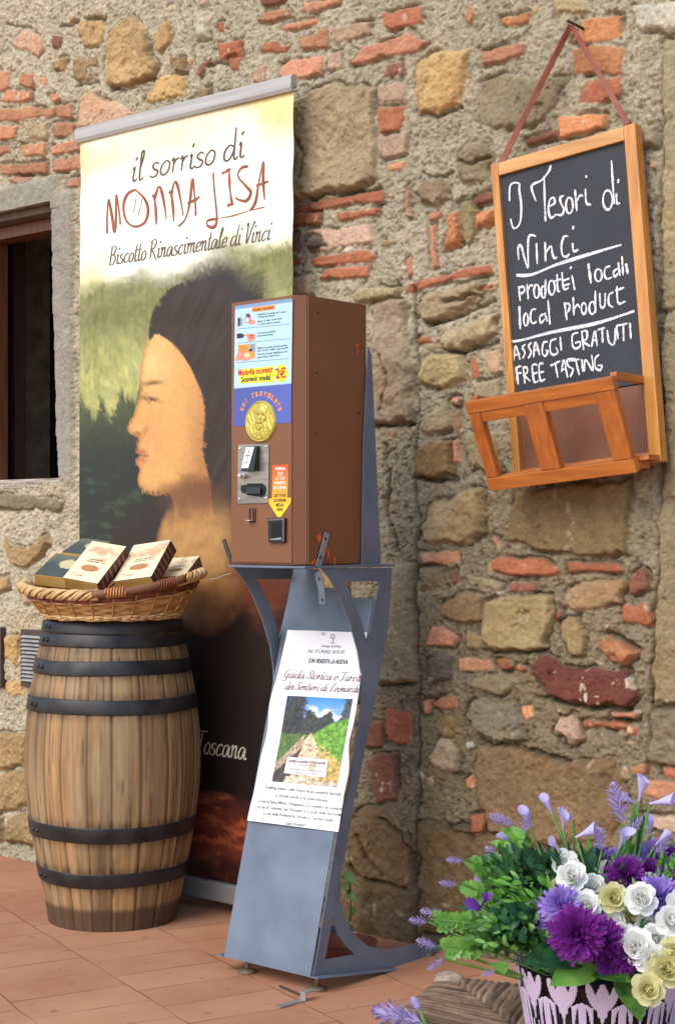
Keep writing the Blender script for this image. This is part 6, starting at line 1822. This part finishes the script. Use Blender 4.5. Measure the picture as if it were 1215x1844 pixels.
def put(name, mesh, mat, p, axis, roll=0.0, scale=1.0):
    key = (mesh.name, mat.name)
    if key not in PROTO:
        me = mesh.copy(); me.materials.clear(); me.materials.append(mat); PROTO[key] = me
    o = bpy.data.objects.new(name, PROTO[key]); COL.objects.link(o); o.parent = BQ
    q = Vector(axis).normalized().to_track_quat('Z', 'Y') @ Quaternion((0, 0, 1), roll)
    o.rotation_mode = 'QUATERNION'; o.rotation_quaternion = q; o.location = p - FZ; o.scale = (scale,) * 3
    return o
ROSES = [rose_mesh('rose', 1.0, rgf) for _ in range(3)]; MUMS = [mum_mesh('chrysanthemum', 1.0, rgf) for _ in range(2)]; CALLA = calla_mesh('calla', 1.0); SPK = [spike_mesh('spike', 1.0, rgf) for _ in range(2)]
z2 = lambda x, y, Y: at(680 + x / 2.271, 1400 + y / 2.271, Y)
CAMP = Vector((0, 0, CAMH))
def facing(p, k=.6):
    d = (CAMP - p).normalized(); o = (p - (POTC + UP * .10)).normalized()
    return (d * k + o * (1 - k) + Vector((rgf.uniform(-.2, .2), rgf.uniform(-.2, .2), rgf.uniform(-.15, .2)))).normalized()
stems = []
def stem_to(p, y_root=None, bend=.02):
    q = FZ + Vector((rgf.uniform(-.03, .03), rgf.uniform(-.03, .03), -.02))
    m_ = (p + q) / 2 + UP * bend
    stems.append([Vector(a) for a in smooth_line([p, p.lerp(m_, .5) , m_, q], 4)])
for x, y, Y, s_, c in [(760,350,1.60,.0150,'white'),(795,410,1.56,.0165,'white'),(848,527,1.53,.0165,'white'),(1072,502,1.52,.0172,'white'),(960,592,1.53,.0130,'white'),(1108,612,1.53,.0150,'white'),(1058,695,1.49,.0190,'white'),(1192,597,1.50,.0170,'white'),(930,388,1.62,.0130,'white'),
                       (745,447,1.57,.0110,'cream'),(958,495,1.53,.0160,'cream'),(1172,790,1.47,.0200,'cream'),(1098,868,1.46,.0170,'cream'),(1206,715,1.48,.0150,'cream'),(880,450,1.57,.014,'white'),(1140,660,1.5,.016,'white'),(1040,585,1.54,.014,'cream'),(1000,640,1.52,.013,'white'),(1160,560,1.55,.015,'cream'),(790,480,1.59,.012,'white'),(1100,440,1.58,.013,'white'),(1120,745,1.48,.017,'white'),(1230,520,1.52,.016,'white'),(1290,640,1.52,.017,'white'),(1280,780,1.5,.017,'cream')]:
    p = z2(x, y, Y); put('rose', rgf.choice(ROSES), FM[c], p, facing(p, .75), rgf.uniform(0, 6), s_ * .80); stem_to(p)
for x, y, Y, s_, c in [(750,532,1.53,.027,'lilac'),(1142,492,1.54,.0275,'lilac'),(1185,400,1.6,.022,'lilac'),(1120,315,1.62,.020,'lilac'),(812,640,1.48,.034,'purple'),(1012,412,1.58,.027,'purple'),(925,665,1.50,.026,'purple'),(965,738,1.50,.024,'purple'),(1110,395,1.6,.020,'purple'),(1200,342,1.62,.019,'purple'),(1075,318,1.63,.016,'purple'),(700,590,1.54,.018,'lilac'),(900,330,1.63,.015,'violet'),(880,590,1.53,.018,'lilac'),(1040,370,1.61,.017,'lilac'),(1150,440,1.58,.018,'purple'),(1010,745,1.49,.018,'purple'),(1060,610,1.54,.016,'violet'),(960,330,1.64,.014,'lilac'),(640,540,1.56,.012,'lilac'),(1290,480,1.56,.027,'purple'),(1270,360,1.6,.025,'lilac')]:
    p = z2(x, y, Y); put('chrysanthemum', rgf.choice(MUMS), FM[c], p, facing(p, .65), rgf.uniform(0, 6), s_ * .76); stem_to(p)
def cal(x, y, Y, s_, ax, c='calla'):
    p = z2(x, y, Y); put('calla_flower', CALLA, FM[c], p, ax, rgf.uniform(0, 6), s_ * .76); stem_to(p, bend=.0)
cal(712,150,1.62,.026,(-.45,-.2,.9)); cal(625,205,1.62,.028,(-.4,-.3,.9)); cal(757,214,1.61,.026,(.0,-.5,.85)); cal(808,245,1.6,.030,(.75,-.4,.45)); cal(742,298,1.6,.022,(-.5,-.5,.6))
cal(1066,98,1.62,.034,(.15,-.3,.95)); cal(1110,108,1.61,.032,(.9,-.3,.25)); cal(1050,108,1.62,.022,(-.7,-.4,.5)); cal(1107,240,1.62,.028,(0,-.3,.95)); cal(1135,275,1.6,.026,(.6,-.3,.7)); cal(985,290,1.6,.034,(.2,-.6,.75))
cal(558,295,1.63,.030,(-.5,-.4,.7)); cal(530,385,1.62,.030,(-.4,-.7,.2)); cal(455,458,1.63,.026,(-.6,-.5,.55)); cal(560,520,1.6,.024,(.6,-.7,.1)); cal(440,545,1.58,.030,(-.6,-.6,.4), 'violet'); cal(425,520,1.58,.026,(.2,-.7,.6), 'violet')
def spk(x, y, Y, s_, ax, c='spike'):
    p = z2(x, y, Y); put('lavender_spike', rgf.choice(SPK), FM[c], p, ax, rgf.uniform(0, 6), s_ * .8); stem_to(p, bend=.0)
spk(560,195,1.62,.034,(-.8,-.1,.35)); spk(800,175,1.62,.028,(-.6,-.3,.5)); spk(1000,190,1.6,.052,(-.25,-.1,1)); spk(915,300,1.6,.034,(-.2,-.4,.85)); spk(350,342,1.62,.022,(-.95,-.2,.15)); spk(322,440,1.62,.022,(-.95,-.2,.2)); spk(265,560,1.6,.028,(-.9,-.2,.2)); spk(205,590,1.6,.024,(-.9,-.2,.15)); spk(240,690,1.58,.026,(-.8,-.2,.3)); spk(270,740,1.57,.024,(-.7,-.3,-.4)); spk(1010,235,1.6,.030,(.5,-.2,.6)); spk(480,790,1.56,.018,(-.8,-.4,-.1)); spk(590,235,1.62,.03,(.2,-.2,.8)); spk(500,340,1.62,.026,(-.6,-.2,.6)); spk(1130,310,1.6,.030,(.5,-.3,.7))
# foliage: each spray one part
def spray(name, mat, leaves):
    vs, fs = [], []
    for (p, d, up, ln, wd, kind) in leaves:
        me = leaf_mesh(p, d, up, ln, wd, 6 if kind != 'holly' else 8, rgf.uniform(-.1, .3), holly=1 if kind == 'holly' else 0)
        b0 = len(vs); vs += [v.co.copy() for v in me.vertices]; fs += [tuple(b0 + i for i in f.vertices) for f in me.polygons]; bpy.data.meshes.remove(me)
    return link(name, mesh_from(name, vs, fs, True), mat, BQ)
def rv(a=1.0): return Vector((rgf.uniform(-a, a), rgf.uniform(-a, a), rgf.uniform(-a, a)))
# holly sprigs on the left
for (x0, y0, x1, y1, Y, n) in ((480,400,365,335,1.62,4),(500,510,345,430,1.61,5),(430,600,215,580,1.60,6),(430,700,250,690,1.58,6),(560,430,440,400,1.62,4)):
    a, b_ = z2(x0, y0, Y), z2(x1, y1, Y - .01); d = (b_ - a); L = []
    for i in range(n):
        f = i / n; p = a.lerp(b_, f * .75); sd = 1 if i % 2 else -1
        L.append((p, d.normalized() + UP * .45 * sd + rv(.2), Vector((0, -1, .2)) + rv(.3), d.length * (.32 + .1 * rgf.random()), .017 * (.8 + .4 * rgf.random()), 'holly'))
    L.append((a.lerp(b_, .55), d, Vector((0, -1, .3)), d.length * .42, .016, 'holly'))
    spray('holly_sprig', LM['holly'], L); stems.append([b_, a, FZ + UP * .02])
# box foliage masses
def mass(cx, cy, rx, ry, Y, n, mat, ln, wd, dy=.05, ax=None):
    L = []
    for _ in range(n):
        while True:
            u_, v_ = rgf.uniform(-1, 1), rgf.uniform(-1, 1)
            if u_ * u_ + v_ * v_ < 1: break
        p = z2(cx + rx * u_, cy + ry * v_, Y + rgf.uniform(-dy, dy) * (1 - .5 * abs(u_)))
        out = (p - FZ).normalized()
        d = out + rv(.8) if ax is None else Vector(ax) + rv(.3)
        L.append((p, d, Vector((0, -1, .5)) + rv(.5), ln * rgf.uniform(.6, 1.25), wd * rgf.uniform(.7, 1.2), 'leaf'))
    return spray('leaf_spray', mat, L)
for k in range(7):
    mass(470 + 42 * k + rgf.uniform(-15, 15), 620 + rgf.uniform(-45, 40), 70, 78, 1.57 + rgf.uniform(-.03, .03), 130, LM['dark'] if k % 4 else LM['big'], .0135, .0062, .04)
mass(560, 640, 140, 70, 1.54, 70, LM['holly'], .0095, .0048, .03)
for k in range(5):
    mass(520 + 55 * k, 420 + rgf.uniform(-40, 60), 75, 85, 1.61 + rgf.uniform(-.02, .03), 80, LM['dark'] if k % 3 else LM['big'], .016, .0066, .04)
mass(600, 480, 120, 80, 1.57, 50, LM['bright'], .014, .0055, .03); mass(590, 300, 60, 60, 1.62, 34, LM['bright'], .022, .010, .02)
for k in range(9):
    mass(760 + 58 * k, 520 + rgf.uniform(-90, 100), 75, 110, 1.58 + rgf.uniform(-.02, .02), 95, LM['bright'] if k % 3 else LM['dark'], .017, .005, .03)
for k in range(5):
    mass(740 + 110 * k, 690 + rgf.uniform(-20, 30), 85, 70, 1.55, 60, LM['dark'], .022, .009, .03)
mass(560, 580, 150, 130, 1.62, 150, LM['dark'], .020, .008, .02); mass(900, 480, 230, 120, 1.62, 170, LM['dark'], .026, .010, .03); mass(1150, 520, 130, 220, 1.62, 120, LM['dark'], .026, .010, .03)
# grassy blades standing up at the back
L = []
for (x0, y0, x1, y1) in ((960,420,1075,110),(985,430,1060,130),(940,430,880,250),(1000,430,1020,220),(820,400,760,230),(860,400,850,250),(700,400,640,240),(720,420,690,330),(1010,440,1110,110),(880,430,930,300),(1040,430,1090,250),(690,390,560,300),(840,400,830,270),(1060,420,1010,200)):
    a, b_ = z2(x0, y0, 1.63), z2(x1, y1, 1.62); L.append((a, b_ - a, Vector((rgf.uniform(-.5, .5), -1, .1)), (b_ - a).length, .0075, 'leaf'))
for k, one in enumerate(L): spray('grass_blade', LM['bright' if k % 2 else 'dark'], [one])
# broad leaves hanging over the pot
for (x0, y0, x1, y1, w, m_) in ((880,760,765,800,.038,'holly'),(890,780,1000,800,.034,'big'),(1000,790,1070,950,.036,'big'),(690,650,735,640,.02,'holly'),(470,760,510,775,.022,'holly'),(1130,850,1130,910,.02,'dark'),(840,740,700,720,.03,'dark'),(760,720,640,735,.03,'dark')):
    a, b_ = z2(x0, y0, 1.52), z2(x1, y1, 1.475)
    spray('broad_leaf', LM[m_], [(a, b_ - a, Vector((.1, -1, .7)), (b_ - a).length * 1.1, w, 'leaf')])
bm = bmesh.new()
for s_ in stems: tube_bm(bm, s_, .0013, 5, cap=False)
link('stems', bm_mesh('stems', bm, smooth=True), LM['stem'], BQ)

# lavender sprigs sticking out below, by the chair's left side
def sprig(label, tip, root, Y, Y2, ln):
    p1, p0 = at(*tip, Y), at(*root, Y2)
    d = (p1 - p0).normalized()
    t = thing('lavender_sprig', p0, label, 'lavender', 'lavender sprigs beside the chair')
    link('stem', tube_mesh('stem', [p0 - d * .22 - UP * .04, p0 - d * .1 - UP * .012, p0, p1 - d * ln], .0014, 6), LM['stem'], t)
    me = spike_mesh('spike', ln * 1.1, rgf, 70); me.transform(Matrix.Translation(p1 - d * ln) @ d.to_track_quat('Z', 'Y').to_matrix().to_4x4())
    link('spike', me, FM['spike'], t)
sprig('longer lavender spike lying flat, low beside the rush seat', (683, 1821), (742, 1838), 1.66, 1.64, .052)
sprig('short lavender tip peeping up next to the rush seat', (744, 1799), (756, 1822), 1.72, 1.70, .020)
